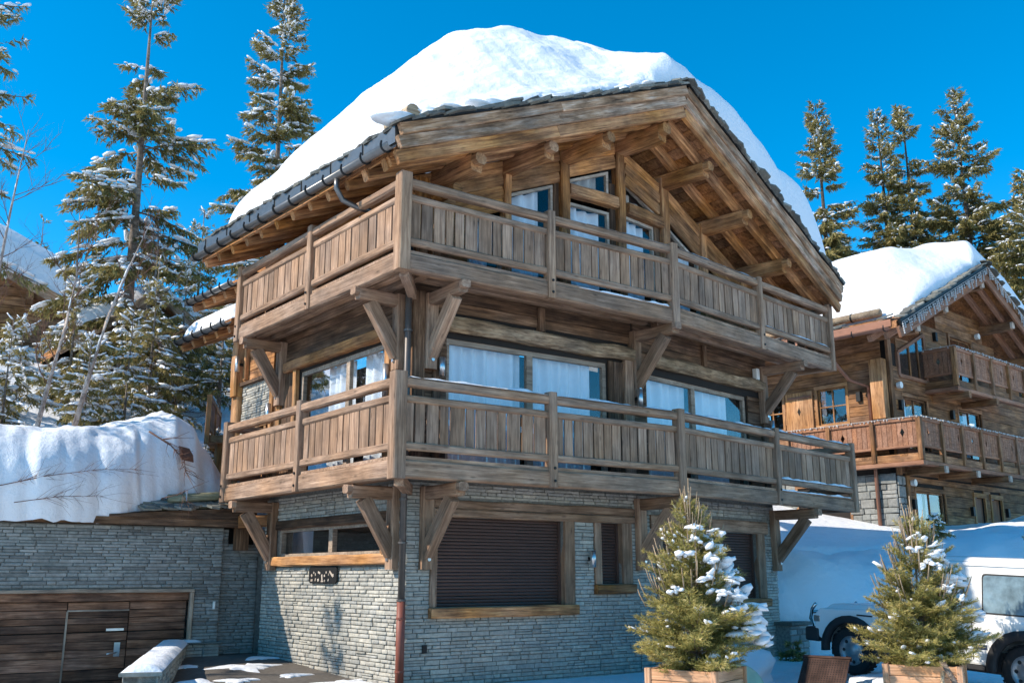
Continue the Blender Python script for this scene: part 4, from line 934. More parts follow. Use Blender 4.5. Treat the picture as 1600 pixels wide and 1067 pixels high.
poly_plate(NLW, [(2.87, 6.55), (2.93, 6.42), (2.99, 6.55), (2.93, 6.68)], .088, .093).obj('diamond_hole', 'room', sh_)
nwin(NLW, 1.5, 3.2, 3.2, 4.2, 2, 1, 'redwall', [(1.6, 2.2), (2.5, 3.1)])
fbox('plank_gate', NAW, .1, 2.9, .25, .32, 2.1, 2.9, 'red', NH, .003); 
# trapezoid window in the gable
tp = [(.62, 7.35), (2.35, 7.35), (2.35, 8.85), (.62, 8.05)]; mb = MB()
for i in range(4):
    (a1_, c1_), (a2_, c2_) = tp[i], tp[(i+1) % 4]; beam('casing', NAW.p(a1_, .04, c1_), NAW.p(a2_, .04, c2_), .1, .11, 'red', NH, NAW.n, .003)
tw = poly_plate(NAW, tp, .042, .05).obj('window', 'glass', NH); 
for a_ in (1.3, 1.85): beam('glazing_bar', NAW.p(a_, .06, 7.35), NAW.p(a_, .06, 8.05+.8*(a_-.62)/1.73), .06, .04, 'redwall', tw, (1, 0, 0), 0, 0)
poly_plate(NAW, [(s_, z_) for s_, z_ in tp], .02, .038).obj('room_back', 'room', tw)
# balconies with notched slats
def ncut(F, s0, s1, zt, D, first):
    n = round((s1-s0)/.155); w_ = (s1-s0)/n
    for i in range(n):
        a_ = s0+i*w_+.006; b_ = s0+(i+1)*w_-.006; zc = zt-.40; k = .05 if (i//1) % 6 in (2, 3) else 0
        z0, z1 = zt-.78, zt-.1; pts = [(a_, z0), (b_, z0)]
        if i % 6 == 2: pts += [(b_, zc-.12), (b_-.06, zc), (b_, zc+.12)]
        pts += [(b_, z1), (a_, z1)]
        if i % 6 == 3: pts += [(a_, zc+.12), (a_+.06, zc), (a_, zc-.12)]
        poly_plate(F, pts, -.05, -.02).obj('slat', 'red', D)
def nbalc(zt, ls, a0, a1, s0, lab):
    """front part from s=s0 to a1, left part to ls"""
    mb = MB(); o_ = MB()
    pts = [NA.p(s0, -.02, 0), NA.p(a1, -.02, 0), NA.p(a1, -1.1, 0), NA.p(s0+1.1, -1.1, 0), NA.p(s0+1.1, -ls, 0), NA.p(s0, -ls, 0)] if ls > 1.2 else [NA.p(s0, -.02, 0), NA.p(a1, -.02, 0), NA.p(a1, -1.1, 0), NA.p(s0, -1.1, 0)]
    mb.prism([p.xy for p in pts], zt-1.08, zt-1.0); D = mb.obj('balcony', 'redwall', NH); D['label'] = lab
    Lf = Fr(NA.p(s0, 0, 0).xy, NL_.u.xy, 1)
    for F, x0, x1 in ((NA, s0, a1), (Lf, 0, ls)):
        fbox('top_rail', F, x0, x1, -.09, .03, zt-.1, zt, 'red', D, .004, .012); fbox('bottom_rail', F, x0, x1, -.07, .0, zt-.84, zt-.77, 'red', D, .004, .01)
        fbox('edge_beam', F, x0, x1, -.1, .0, zt-1.22, zt-1.0, 'redwall', D, .006, .015); fbox('edge_beam', F, x0-.05, x1, -.16, .05, zt-1.34, zt-1.222, 'red', D, .006, .015)
        ncut(F, x0+.06, x1, zt, D, 0)
        n = max(1, round((x1-x0)/1.35))
        for i in range(n+1):
            s = x0+(x1-x0)*i/n; fbox('post', F, s-.06, s+.06, -.08, .06, zt-1.2, zt-.02, 'redwall', D, .004, .01)
    return D
nbalc(5.92, 4.2, 0, 7.6, 0, 'lower balcony of the neighbouring chalet'); nbalc(8.66-.35, 1.1, 0, 7.6, 2.6, 'upper balcony of the neighbouring chalet')
for s in (1.0, 3.0, 5.2): beam('joist', NA.p(s, -1.2, 4.5), NA.p(s, .15, 4.5), .18, .2, 'redwall', NH, None, .006, .02); beam('joist_end', NA.p(s, .15, 4.5), NA.p(s, .2, 4.5), .17, .19, 'framelight', NH, None, .003, .02)
for s in (3.1, 5.0): beam('joist', NA.p(s, -1.2, 6.88), NA.p(s, .15, 6.88), .18, .2, 'redwall', NH, None, .006, .02)
# roof
nrA = lambda s: 7.95+ .47*(s+1.05) if s < 4.98 else 7.95+.47*6.03-.5*(s-4.98)
def npt(s, o, dz): return NA.p(s, o, nrA(s)+dz)
mb = MB()
for s0, s1 in ((-1.05, 4.98), (4.98, 10.8)):
    mb.hexa([npt(s, o, dz) for dz in (.3, .48) for s, o in ((s0, .15), (s1, .15), (s1, -9), (s0, -9))])
NR = mb.obj('roof', 'soffit', NH)
for s0, s1 in ((-1.05, 4.98), (4.98, 10.8)):
    beam('barge_board', npt(s0, .2, .15), npt(s1, .2, .15), .08, .3, 'red', NR, NA.n, .004, .01); beam('barge_board', npt(s0, .25, .4), npt(s1, .25, .4), .08, .24, 'redwall' if s0 > 0 else 'zincdark', NR, NA.n, .004, .01)
for s in (5.9, 6.9, 7.9, 8.9, 9.9): pass
for o in (-.2, -.7): beam('rafter', npt(5.0, o, .12), npt(10.6, o, .12), .13, .2, 'red', NR, None, .006); beam('rafter', npt(-1., o, .12), npt(4.95, o, .12), .13, .2, 'red', NR, None, .006)
for s in (.3, 2.2, 4.98, 7.0, 8.8):
    z_ = nrA(s)-.12; beam('purlin', NA.p(s, -1.3, z_), NA.p(s, .05, z_), .22, .28, 'redwall', NR, None, .006, .02); beam('purlin_end', NA.p(s, .05, z_+.02), NA.p(s, .12, z_+.02), .2, .22, 'framelight', NR, None, .004, .03)
for i in range(70):
    s = -1.0+11.6*(i+random.random())/70; tx = Vector((1, 0, .5 if s < 4.98 else -.5))
    slate(npt(s, random.uniform(.1, .28), .56+random.uniform(0, .06)), tx, Vector((-tx.z, 0, 1)), random.uniform(.25, .45), random.uniform(.3, .5), .04, NR)
# copper gutter, pipe, snow guard log on the left eave
NEv = lambda b, o, dz: NA.p(-1.05-o, -b, 7.95+dz)
g_ = gutter(.0, 7, .1, .32, 8, NH, 'copper', NEv, .08)
MB().hexa([NEv(b, o, dz) for (b, o, dz) in ((0, .03, .36), (7, .03, .36), (7, -.02, .36), (0, -.02, .36), (0, .03, .56), (7, .03, .56), (7, -.02, .56), (0, -.02, .56))]).obj('eave_apron', 'copper', NR)
Pp = NLW.p(.55, .12, 0)
MB().tube([NEv(2.1, .1, .25), NEv(2.1, .05, .05), NEv(1.9, -.9, -.75), Pp+Vector((0, 0, 7.0)), Pp+Vector((0, 0, 4.6)), Pp+Vector((0, 0, 2.2))], .055, 8).obj('downpipe', 'copper', NR, True)
lgn = MB().tube([NEv(.6, -.6, .98), NEv(5.5, -.6, .98)], .12, 10).obj('snow_guard_log', 'logend', NH, True); MB().tube([NEv(1.5, -.6, .98), NEv(1.45, -.6, .98)], .135, 10).obj('log_strap', 'zincdark', lgn)
for i in range(24): slate(NEv(.2+6.*random.random(), -.1-.5*random.random(), .62+.1*random.random()), (0, 1, 0), (-.4, 0, 1), .5, .4, .04, NR)
for F, s, z in ((NLW, .9, 6.75), (NAW, .5, 6.45), (NAW, 3.75, 6.5), (NAW, .75, 3.6), (NAW, 4.45, 3.55), (NAW, 7.0, 3.6), (NAW, 3.1, 8.9), (NLW, .6, 3.6)):
    o = fbox('wall_lamp', F, s-.07, s+.07, .02, .14, z-.14, z+.14, 'black', NH, 0, .01)
for F, s, z in ((NAW, .32, 7.0), (NAW, 5.95, 9.35), (NAW, .62, 4.2)):
    P = F.p(s, .12, z); MB().tube([P, P+F.n*.12], [.09, .1], 10).obj('flood_light', 'white', NH)
# snow on the neighbour roof
a = np.linspace(0, 1, 90)[:, None]; b = (np.linspace(0, 1, 70)**1.3)[None, :]; s_ = -1.05+11.85*a; bb = b*9.5
nz_ = np.where(s_ < 4.98, 7.95+.47*(s_+1.05), 7.95+.47*6.03-.5*(s_-4.98))
ef = .35*rd(bb/.5)+.65*sm(bb/2.0); ef = np.where(s_ > 4.6, .8*rd(bb/.4)+.2*sm(bb/2), ef)
T = (1.75+.1*sm((a-.5)/.1))*rd((s_+1.05-.75)/2.6)*rd((10.8-s_)/.6)*ef*rd((9.5-bb)/2)
X = NA.O.x+NA.u.x*s_-NA.n.x*(bb-.1); Y = NA.O.y+NA.u.y*s_-NA.n.y*(bb-.1)
Z = nz_+.5+T-.55*np.exp(-((s_-4.98)/1.6)**2)*ef+np.clip(T, 0, .3)*.2*fbm(X, Y, 1.2, 41, 4)-.2*(T < .03)
tag(sheet('roof_snow', X, Y, Z, 'snow'), 'smooth thick snow cap on the roof of the neighbouring chalet', 'snow')
# icicle light strings
def lights(pts, drop, label, seed, dens=9):
    g = random.Random(seed); mb = MB(); pts = [Vector(p) for p in pts]; mb.tube(pts, .008, 4)
    for p, q in zip(pts[:-1], pts[1:]):
        n = int((q-p).length*dens)
        for i in range(n):
            P = p.lerp(q, (i+g.random())/n); l = g.uniform(.1, 1)*drop; E = P+Vector((g.uniform(-.05, .05), g.uniform(-.03, .0), -l))
            mb.tube([P, E], .005, 3, False)
            for k in range(max(1, int(l/.06))): c = P.lerp(E, (k+1)/max(1, int(l/.06))); mb.box(c.x-.014, c.x+.014, c.y-.014, c.y+.014, c.z-.02, c.z+.02)
    tag(mb.obj('light_string', 'bulb'), label, 'light string', 'unlit icicle lights on the neighbouring chalet')
lights([npt(s, .32, .42) for s in (-1.05, 2, 4.98)], .36, 'icicle light string on the left barge board of the neighbouring chalet', 1, 10)
lights([npt(s, .32, .42) for s in (4.98, 8, 10.8)], .36, 'icicle light string on the right barge board of the neighbouring chalet', 2, 10)
lights([NL_.p(s, .06, 5.93) for s in (0, 2, 4.2)], .035, 'light string on the sunlit lower rail of the neighbouring chalet', 3)
lights([NA.p(s, .06, 5.93) for s in (0, 4, 7.6)], .035, 'light string on the shaded lower front rail of the neighbouring chalet', 4)
lights([NA.p(2.57, -1.1, 8.33), NA.p(2.57, .06, 8.33)], .05, 'light string on the short side of the upper neighbour balcony', 5)
lights([NA.p(s, .06, 8.33) for s in (2.6, 5, 7.6)], .05, 'light string on the long upper rail of the neighbouring chalet', 6)
# ================================================================== snow bank on the right
q0 = np.array([10.45, 2.3]); e1 = np.array([.84, -.543]); e2 = np.array([.543, .84])
t = np.linspace(-.3, 22, 170)[:, None]; r = (np.linspace(0, 1, 80)**1.5)[None, :]*12
hh = np.interp(t, [-.3, 0, 2, 4, 6, 8, 11, 22], [1.6, 2.15, 2.15, 2.15, 2.5, 2.85, 2.95, 3.0])
fr_ = .18*fbm(t, t*0, 2.2, 51)
X = q0[0]+e1[0]*t+e2[0]*(r+fr_); Y = q0[1]+e1[1]*t+e2[1]*(r+fr_)
pf = rd(r/np.interp(t, [-.3, 1, 3, 22], [.9, 1.2, 2.4, 2.6]))
Z = -.2+(hh+.2)*pf+.02*r+.16*fbm(X, Y, 1.9, 52)*pf+.05*fbm(X, Y, .6, 53)*pf-.4*sm((r-6)/6)
tag(sheet('snow_bank', X-e2[0]*.3*np.sin(np.pi*pf), Y-e2[1]*.3*np.sin(np.pi*pf), Z, 'snow'), 'tall ploughed snow bank behind the white car', 'snow bank')
# stone plinth at the right house corner
PW = thing('plinth', (10.35, 1.55, 0), 'low grey stone plinth with a dark cap at the right chalet corner', 'plinth')
pf_ = Fr((10.1, 1.55), (.98502, .17243), -1); k_ = wall_back('plinth_core', pf_, 0, .75, -.3, .62, [], .4, 'joint', PW); st = []; lay_stones(pf_, 0, .75, -.2, .62, [], st, (.1, .2), (.2, .4)); build_stones(st, k_, 'stoneg'); fbox('cap', pf_, -.05, .82, -.4, .08, .625, .69, 'slate', PW, .01, .01)
# ================================================================== left background chalets
def back_chalet(name, O, ang_, W_, H0, H1, Dp, base, label, snow_t, slabel, win, wallmat='redwall'):
    F = Fr(O, (math.cos(R(ang_)), math.sin(R(ang_))), -1); T_ = thing(name, F.p(W_/2, 0, base), label, 'chalet')
    mb = MB(); k = 5
    vs = [F.p(s, o, z) for o in (0, -Dp) for s, z in ((0, base), (W_, base), (W_, H0), (W_/2, H1), (0, H0))]
    mb.add(vs, [(0, 1, 2, 3, 4), (9, 8, 7, 6, 5), (0, 5, 6, 1), (1, 6, 7, 2), (4, 9, 5, 0)]); wl = mb.obj('wall', wallmat, T_)
    sl = (H1-H0)/(W_/2); ov = 1.0
    z = base+.1
    while z < H1-.2:
        s0 = max(.02, (z-H0)/sl) if z > H0 else .02
        fbox('board', F, s0, W_-s0, .005, .05, z+.01, z+.29, wallmat, wl, .006); z += .3
    mb = MB()
    for a_, b_ in ((-ov, W_/2), (W_/2, W_+ov)):
        zr = lambda s: H1-abs(s-W_/2)*sl
        mb.hexa([F.p(s, o, zr(s)+dz) for dz in (0, .25) for s, o in ((a_, .9), (b_, .9), (b_, -Dp-.5), (a_, -Dp-.5))])
    ro = mb.obj('roof', 'soffit', T_)
    for a_, b_ in ((-ov, W_/2), (W_/2, W_+ov)): beam('barge_board', F.p(a_, .93, zr(a_)+.12), F.p(b_, .93, zr(b_)+.12), .08, .34, 'rake', ro, F.n, .005)
    for s in (W_*.12, W_*.5, W_*.88): beam('purlin', F.p(s, -.2, zr(s)-.16), F.p(s, .8, zr(s)-.16), .22, .28, wallmat, ro)
    for (s0, s1, z0, z1) in win:
        w_ = fbox('window', F, s0, s1, .05, .09, z0, z1, 'orange', T_, 0, .01); poly_plate(F, [(s0+.08, z0+.08), (s1-.08, z0+.08), (s1-.08, z1-.08), (s0+.08, z1-.08)], .092, .097).obj('pane', 'carglass', w_)
        fbox('glazing_bar', F, (s0+s1)/2-.03, (s0+s1)/2+.03, .095, .11, z0, z1, 'orange', w_, 0, 0)
    a = np.linspace(0, 1, 50)[:, None]; b = np.linspace(0, 1, 40)[None, :]; s_ = -ov+.2+(W_+2*ov-.4)*a; o_ = .7-(Dp+1)*b
    zr_ = H1-np.abs(s_-W_/2)*sl
    T2 = snow_t*rd(a*9)*rd((1-a)*9)*rd(b*9)*rd((1-b)*5); Zs = zr_+.22+T2-.4*np.exp(-((s_-W_/2)/1.2)**2)*rd(b*6)+.05*fbm(s_, o_, 1.1, 61)*np.clip(T2, 0, .3)
    X = F.O.x+F.u.x*s_+F.n.x*o_; Y = F.O.y+F.u.y*s_+F.n.y*o_
    tag(sheet('roof_snow', X, Y, Zs, 'snow'), slabel, 'snow'); return F, T_
back_chalet('chalet', (-9.2, 22.5), -8, 8.4, 9.9, 11.9, 10, 4.5, 'brown chalet with a snowy roof behind the birches at the far left', 1.7, 'sloping snow cap on the far left chalet', [(5.6, 6.6, 8.3, 9.6), (3.9, 4.9, 8.3, 9.6), (6.2, 7.4, 6.2, 7.4)])
back_chalet('hut', (-.6, 18.6), 4, 3.6, 8.6, 10.0, 4, 5.0, 'dark timber hut in shadow behind the tangled branches', .9, 'snow on the dark timber hut between the trees', [], 'dark')
# wooden terrace with railing behind the chalet
TR = thing('terrace', (1.0, 10.5, 4.0), 'small orange wooden terrace with thin balusters behind the chalet', 'terrace')
tf = Fr((.35, 9.6), (.4, .916), 1)
MB().fb(tf, 0, 2.6, -1.5, 0, 4.55, 4.7).obj('deck', 'orange', TR); beam('support', tf.p(.4, -.3, 3.0), tf.p(.4, -.3, 4.55), .2, .2, 'orange', TR)
fbox('top_rail', tf, -.02, 2.6, -.08, .0, 5.5, 5.6, 'orange', TR); fbox('bottom_rail', tf, 0, 2.6, -.07, -.01, 4.85, 4.93, 'orange', TR)
for i in range(17): fbox('baluster', tf, .04+i*.155, .12+i*.155, -.06, -.02, 4.93, 5.5, 'red', TR, 0, 0)
for s in (0, 1.3, 2.55): fbox('post', tf, s-.05, s+.05, -.09, .02, 4.5, 5.62, 'orange', TR)
rail_snow(tf, 0, 2.6, 5.6, -.09, .01, .08, 'snow on the rail of the small orange terrace', 15)
# ================================================================== trees
ICO_V = []; ICO_F = []
_t = (1+5**.5)/2
_iv = np.array([(-1, _t, 0), (1, _t, 0), (-1, -_t, 0), (1, -_t, 0), (0, -1, _t), (0, 1, _t), (0, -1, -_t), (0, 1, -_t), (_t, 0, -1), (_t, 0, 1), (-_t, 0, -1), (-_t, 0, 1)])/math.sqrt(1+_t*_t)
_if = np.array([(0, 11, 5), (0, 5, 1), (0, 1, 7), (0, 7, 10), (0, 10, 11), (1, 5, 9), (5, 11, 4), (11, 10, 2), (10, 7, 6), (7, 1, 8), (3, 9, 4), (3, 4, 2), (3, 2, 6), (3, 6, 8), (3, 8, 9), (4, 9, 5), (2, 4, 11), (6, 2, 10), (8, 6, 7), (9, 8, 1)])
def lumps(C, U, ln, wd, th, g):
    """many flattened snow lumps; C centres, U unit directions along the branch"""
    n = len(C); S = np.cross(U, [0, 0, 1.]); S /= np.linalg.norm(S, axis=1, keepdims=True)+1e-6; Wv = np.cross(S, U)
    v = _iv[None]*(1+g.uniform(-.28, .28, (n, 12, 1)))
    V = C[:, None]+v[..., :1]*(ln[:, None, None]*U[:, None])+v[..., 1:2]*(wd[:, None, None]*S[:, None])+v[..., 2:]*(th[:, None, None]*Wv[:, None])
    return V.reshape(-1, 3), (_if[None]+12*np.arange(n)[:, None, None]).reshape(-1, 3)
def norm(v): return v/(np.linalg.norm(v, axis=-1, keepdims=True)+1e-9)
def spruce(name, base, H, Rm, seed, label, group=None, lean=(0, 0), z0=.12, dens=1., snow=.6, nl=.17, nw=.034, gap=.0, droop=.45, mat='needle', shape=.85, per=3.0, tw=.2, hang=.5, lens=(.55, 1.1), trunk_r=None, bright=0., uplift=0., tmat='bark'):
    g = np.random.default_rng(seed); base = np.array(base, float); ln2 = np.array([lean[0], lean[1], 0.])
    T = thing(name, tuple(base), label, 'tree', group)
    ax = lambda t: base+np.array([0, 0, 1.])*(t*H)[:, None]+ln2*(t**1.3*H)[:, None]
    tr = trunk_r or H*.013
    ts = np.linspace(0, 1, 9); MB().tube([Vector(p) for p in ax(ts)], [max(.012, tr*(1-.93*t)) for t in ts], 8).obj('trunk', tmat, T, True)
    # branches
    nb_ = int(H*per*dens*3.2)
    t = np.sort(z0+(1-z0)*g.uniform(0, 1, nb_)**1.1); t = np.clip(t, z0, .992)
    if gap > 0:
        keep = (np.sin(t*H*1.7+seed)+np.sin(t*H*.83+2*seed))*.5+g.uniform(-.5, .5, len(t)) > -1+gap*1.1; t = t[keep]
    n = len(t); az = g.uniform(0, 2*np.pi, n)
    low = sm((t-z0)/.12+.35)
    Lb = Rm*((1-t)**shape)*low*g.uniform(lens[0], lens[1], n)*(1+.25*np.sin(az*2+seed)*(gap > 0))+.06*Rm
    d0 = np.stack([np.cos(az), np.sin(az), 0*az], 1); up0 = g.uniform(.0, .3, n)+.75*t**4+uplift*(.3+1.*t)
    def bp(i, u):                       # point on branch
        L_ = Lb[i]; z = up0[i]*u*L_-droop*L_*u**1.6*(1-t[i]**3)+.22*L_*u**4*droop
        return ax(t[i])+d0[i]*(u*L_)[:, None]*.97+np.array([0, 0, 1.])*z[:, None]
    # wood of branches
    mb = MB()
    sel = np.argsort(-Lb)[:max(10, n//2)]
    us = np.array([0, .35, .7, 1.])
    for i in sel:
        P = bp(np.full(4, i), us); mb.tube([Vector(p) for p in P], [tr*.22*(1-.4*t[i]), tr*.15, tr*.08, .006], 3, False)
    if len(sel): mb.obj('branches', tmat, T, True)['kind'] = 'stuff'
    # twigs
    cnt = np.maximum(3, (Lb/tw*3.4*dens).astype(int)); bi = np.repeat(np.arange(n), cnt)
    u = g.uniform(.12, 1.0, len(bi))**.8; P = bp(bi, u); P2 = bp(bi, np.minimum(u+.06, 1.06)); fwd = norm(P2-P)
    side = norm(np.cross(fwd, [0, 0, 1.]))*np.where(g.random(len(bi)) < .5, 1, -1)[:, None]
    wdt = (.30+.5*np.sin(np.pi*np.clip(u, 0, 1)**.8))*g.uniform(.35, 1, len(bi))
    tl = np.clip(Lb[bi]*.38*wdt, nl*.8, 1.3)
    hv = hang*g.uniform(.2, 1.2, len(bi)) if hang > 0 else hang*g.uniform(-.6, 1.6, len(bi))
    td = norm(side*g.uniform(.3, 1, len(bi))[:, None]+fwd*g.uniform(.3, .9, len(bi))[:, None]-np.array([0, 0, 1.])*hv[:, None])
    k = np.maximum(3, (tl/nl*5.2).astype(int)); ki = np.repeat(np.arange(len(bi)), k)
    q = g.uniform(0, 1, len(ki)); C = P[ki]+td[ki]*(q*tl[ki])[:, None]
    nd = norm(td[ki]*.8+g.normal(0, .45, (len(ki), 3))-np.array([0, 0, .22])*max(hang, 0))
    sd_ = norm(np.cross(nd, g.normal(0, 1, (len(ki), 3))))
    l_ = nl*g.uniform(.6, 1.25, len(ki)); w_ = nw*g.uniform(.7, 1.3, len(ki))
    V = np.stack([C-sd_*w_[:, None]*.5, C+sd_*w_[:, None]*.5, C+nd*l_[:, None]], 1).reshape(-1, 3)
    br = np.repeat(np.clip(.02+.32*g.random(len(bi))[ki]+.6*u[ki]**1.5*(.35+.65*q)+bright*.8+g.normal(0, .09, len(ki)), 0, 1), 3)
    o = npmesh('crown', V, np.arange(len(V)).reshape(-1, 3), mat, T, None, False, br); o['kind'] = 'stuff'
    # snow
    if snow > 0:
        ns = int(n*9*snow); i = g.integers(0, n, ns); uu = g.uniform(.22, 1.0, ns); wgt = np.sin(i*12.9898+seed)*43758.5; keep = (wgt-np.floor(wgt)) < min(1, .35+snow*.6); i = i[keep]; uu = uu[keep]
        C = bp(i, uu); U = norm(bp(i, np.minimum(uu+.08, 1.1))-C); sc_ = Lb[i]*.5+.35
        C += np.cross(U, [0, 0, 1.])*(g.normal(0, .13, len(i))*Lb[i]*np.sin(np.pi*uu)**.5)[:, None]
        l2 = g.uniform(.07, .2, len(i))*sc_; w2 = l2*g.uniform(.28, .5, len(i)); h2 = np.minimum(l2*.26, .05)*g.uniform(.7, 1.2, len(i)); C[:, 2] += h2*.6+.02
        V, Fc = lumps(C, U, l2, w2, h2, g)
        # light dusting on twigs
        nn = int(len(bi)*.13*snow); j = g.integers(0, len(bi), nn); CC = P[j]+td[j]*(tl[j]*g.uniform(.2, .9, nn))[:, None]; CC[:, 2] += .02
        V2, F2 = lumps(CC, td[j], tl[j]*.22+.03, tl[j]*.09+.02, np.full(nn, .022)+tl[j]*.02, g)
        o = npmesh('branch_snow', np.concatenate([V, V2]), np.concatenate([Fc, F2+len(V)]), 'snow', T, None, True); o['kind'] = 'stuff'
    return T
GL, GRt = 'spruces on the slope left of the chalet', 'spruces behind the neighbouring chalet'
H_ = lambda x, y: float(hgt(x, y))-.1
spruce('spruce_tree', (.2, 17.2, 6.2), 13.2, 3.0, 11, 'tall thin spruce with a leaning bare trunk left of the chalet', GL, (-.035, -.1), 0.04, 1.4, 1.25, .19, .05, .42, .6, lens=(.35, 1.15), trunk_r=.2, shape=.42, hang=.8)
spruce('spruce_tree', (6.6, 22.5, 8.0), 16.6, 3.5, 12, 'full snowy spruce rising right behind the chalet eave', GL, (-.05, -.1), 0.03, 1.4, 1.15, .2, .052, .12, .5, shape=.7, trunk_r=.2, hang=.6)
spruce('spruce_tree', (-4.9, 11.8, 4.5), 12, 1.9, 13, 'spruce at the left picture edge showing only branch tips', GL, (0, 0), .1, .9, .8, .16, .036, .3, shape=.4, hang=.7)
spruce('spruce_tree', (3.4, 57, 14.5), 10.5, 2.6, 14, 'tiny distant spruce above the far left roof', GL, (0, 0), .05, .8, .6, .3, .09, .1, per=2)
spruce('spruce_tree', (1.75, 13.1, 4.9), 3.6, 1.5, 15, 'small spruce with a bare dark trunk beside the small terrace', GL, (0, 0), .32, 1.3, .5, .13, .03, .1, shape=.6, hang=.9, trunk_r=.09, bright=.1)
for i, (x, y, h, r_, sn, lab) in enumerate([(-3.7, 10.2, 3.0, 1.2, 1.0, 'leftmost young spruce laden with snow behind the garage drift'), (-2.2, 9.8, 2.9, 1.25, .9, 'bushy young spruce between the two birch trunks'), (-1.1, 11.0, 3.4, 1.3, .8, 'young spruce right of the birches with yellow green boughs'), (-.1, 13.0, 4.6, 1.3, .6, 'slender young spruce in front of the dark hut'),
        (-3.1, 13.0, 2.5, 1.3, 1.1, 'snowy spruce in front of the far left chalet'), (-1.7, 14.6, 3.8, 1.4, .9, 'medium spruce filling the gap below the far roof'), (1.1, 14.6, 4.6, 1.2, .7, 'drooping spruce right of the dark hut'), (2.6, 18.5, 6.5, 1.7, .7, 'dense spruce half hidden by the rear eaves'), (-5.2, 15.5, 2.0, 1.3, 1., 'snowy spruce at the left picture border below the roof')]):
    spruce('young_spruce', (x, y, H_(x, y)), h, r_, 30+i, lab, 'young snowy spruces on the left slope', (0, 0), .04, 1.35, sn, .12, .026, .0, .5, shape=.75, tw=.15, per=4.6, bright=.22, hang=1.0, lens=(.35, 1.2))
for i, (x, y, zt, r_, lab) in enumerate([(34.1, 17.4, 26.0, 4.6, 'leftmost spruce behind the neighbouring roof'), (36.8, 15.6, 25.5, 4.3, 'left one of the twin spruces behind the neighbouring roof'), (37.9, 14.8, 25.8, 4.2, 'right one of the twin spruces behind the neighbouring roof'), (40.1, 13.1, 26.6, 5.6, 'tallest spruce above the neighbouring roof'), (37.0, 8.4, 19.8, 4.2, 'rightmost spruce cut by the picture edge'),
        (38.5, 15.6, 17.5, 4.4, 'short spruce filling between the twin spruces and the tallest one'), (33.5, 11.5, 15.2, 3.6, 'low spruce right behind the ridge of the neighbouring chalet'), (41.5, 11.0, 20.5, 4.2, 'spruce between the tallest and the rightmost one')]):
    zb0 = H_(x, y); spruce('spruce_tree', (x, y, zb0), zt-zb0, r_, 50+i, lab, GRt, (0, 0), 0.05, 1.7, .7, .24, .065, .06, .42, shape=.98, per=2.8, tw=.24, hang=.6, lens=(.6, 1.15), tmat='barkdark')
spruce('spruce_tree', (-10.7, 7.4, -.1), 10.9, 1.7, 71, 'spruce outside the left edge that throws its shadow on the stone wall', GL, (0, 0), .1, 1., .6, .16, .036, .2, .5, shape=.7, hang=.6)
spruce('spruce_tree', (-9.3, 10.6, 3.6), 9.5, 2.3, 72, 'spruce outside the left edge dappling the garage drift with shade', GL, (0, 0), .15, .7, .6, .18, .04, .5, .5, shape=.6, hang=.6)
# bare trees -----------------------------------------------------------
def bare(name, pts, r0, seed, label, n1=14, mat='birch', twigs=6, spread=.9, t0=.25):
    g = random.Random(seed); T = thing(name, tuple(pts[0]), label, 'tree', 'bare trees on the left slope'); pts = [Vector(p) for p in pts]; m = len(pts)-1
    MB().tube(pts, [r0*(1-.88*i/m) for i in range(m+1)], 8).obj('trunk', mat, T, True)
    mb = MB()
    def rec(P, d, l, r, lev):
        Q = [P]
        for k in range(3):
            d = (d+Vector((g.uniform(-.25, .25), g.uniform(-.25, .25), g.uniform(-.05, .22)))).normalized(); Q.append(Q[-1]+d*l/3)
        mb.tube(Q, [r, r*.8, r*.6, r*.35], 4 if lev < 2 else 3, False)
        if lev < 3:
            for k in range(twigs if lev < 2 else 3):
                t = g.uniform(.25, 1)*3; j = min(2, int(t)); PP = Q[j].lerp(Q[j+1], t-j)
                dd = (d+Vector((g.uniform(-1, 1), g.uniform(-1, 1), g.uniform(-.5, .8)))*.8).normalized(); rec(PP, dd, l*g.uniform(.35, .6), r*.5, lev+1)
    for i in range(n1):
        t = (t0+(1-t0)*(i+g.random())/n1)*m; k = min(m-1, int(t)); P = pts[k].lerp(pts[k+1], t-k); d = (pts[k+1]-pts[k]).normalized()
        a_ = g.uniform(0, 6.28); s = Vector((math.cos(a_), math.sin(a_), g.uniform(.1, .7))); rec(P, (d*.6+s*spread).normalized(), g.uniform(.5, 1.3)*(1.2-.5*t/m), max(.006, r0*.3*(1-.6*t/m)), 1)
    mb.obj('branches', 'twig', T, True)['kind'] = 'stuff'
    sb = np.random.default_rng(seed); C = []; U = []
    for i in range(12):
        t = sb.uniform(.02, .75)*m; k = min(m-1, int(t)); P = pts[k].lerp(pts[k+1], t-k); d = (pts[k+1]-pts[k]).normalized(); C.append(P+Vector((0, 0, r0*.6))); U.append(d)
    V, Fc = lumps(np.array([list(c) for c in C]), np.array([list(c) for c in U]), sb.uniform(.06, .2, 12), sb.uniform(.015, .03, 12), sb.uniform(.015, .03, 12), sb)
    npmesh('trunk_snow', V, Fc, 'snow', T, None, True)['kind'] = 'stuff'
bare('birch_tree', [(-3.35, 8.6, 3.9), (-3.2, 8.4, 5.2), (-3.05, 8.1, 6.4), (-3.0, 7.8, 7.4), (-3.1, 7.6, 8.6)], .055, 3, 'left birch with a pale slender trunk and fine red twigs', 16)
bare('birch_tree', [(-2.75, 8.2, 4.0), (-2.55, 8.0, 5.4), (-2.35, 7.8, 6.6), (-2.1, 7.6, 7.6), (-1.8, 7.4, 8.6)], .058, 4, 'right birch leaning over with snow on its trunk', 8, t0=.55)
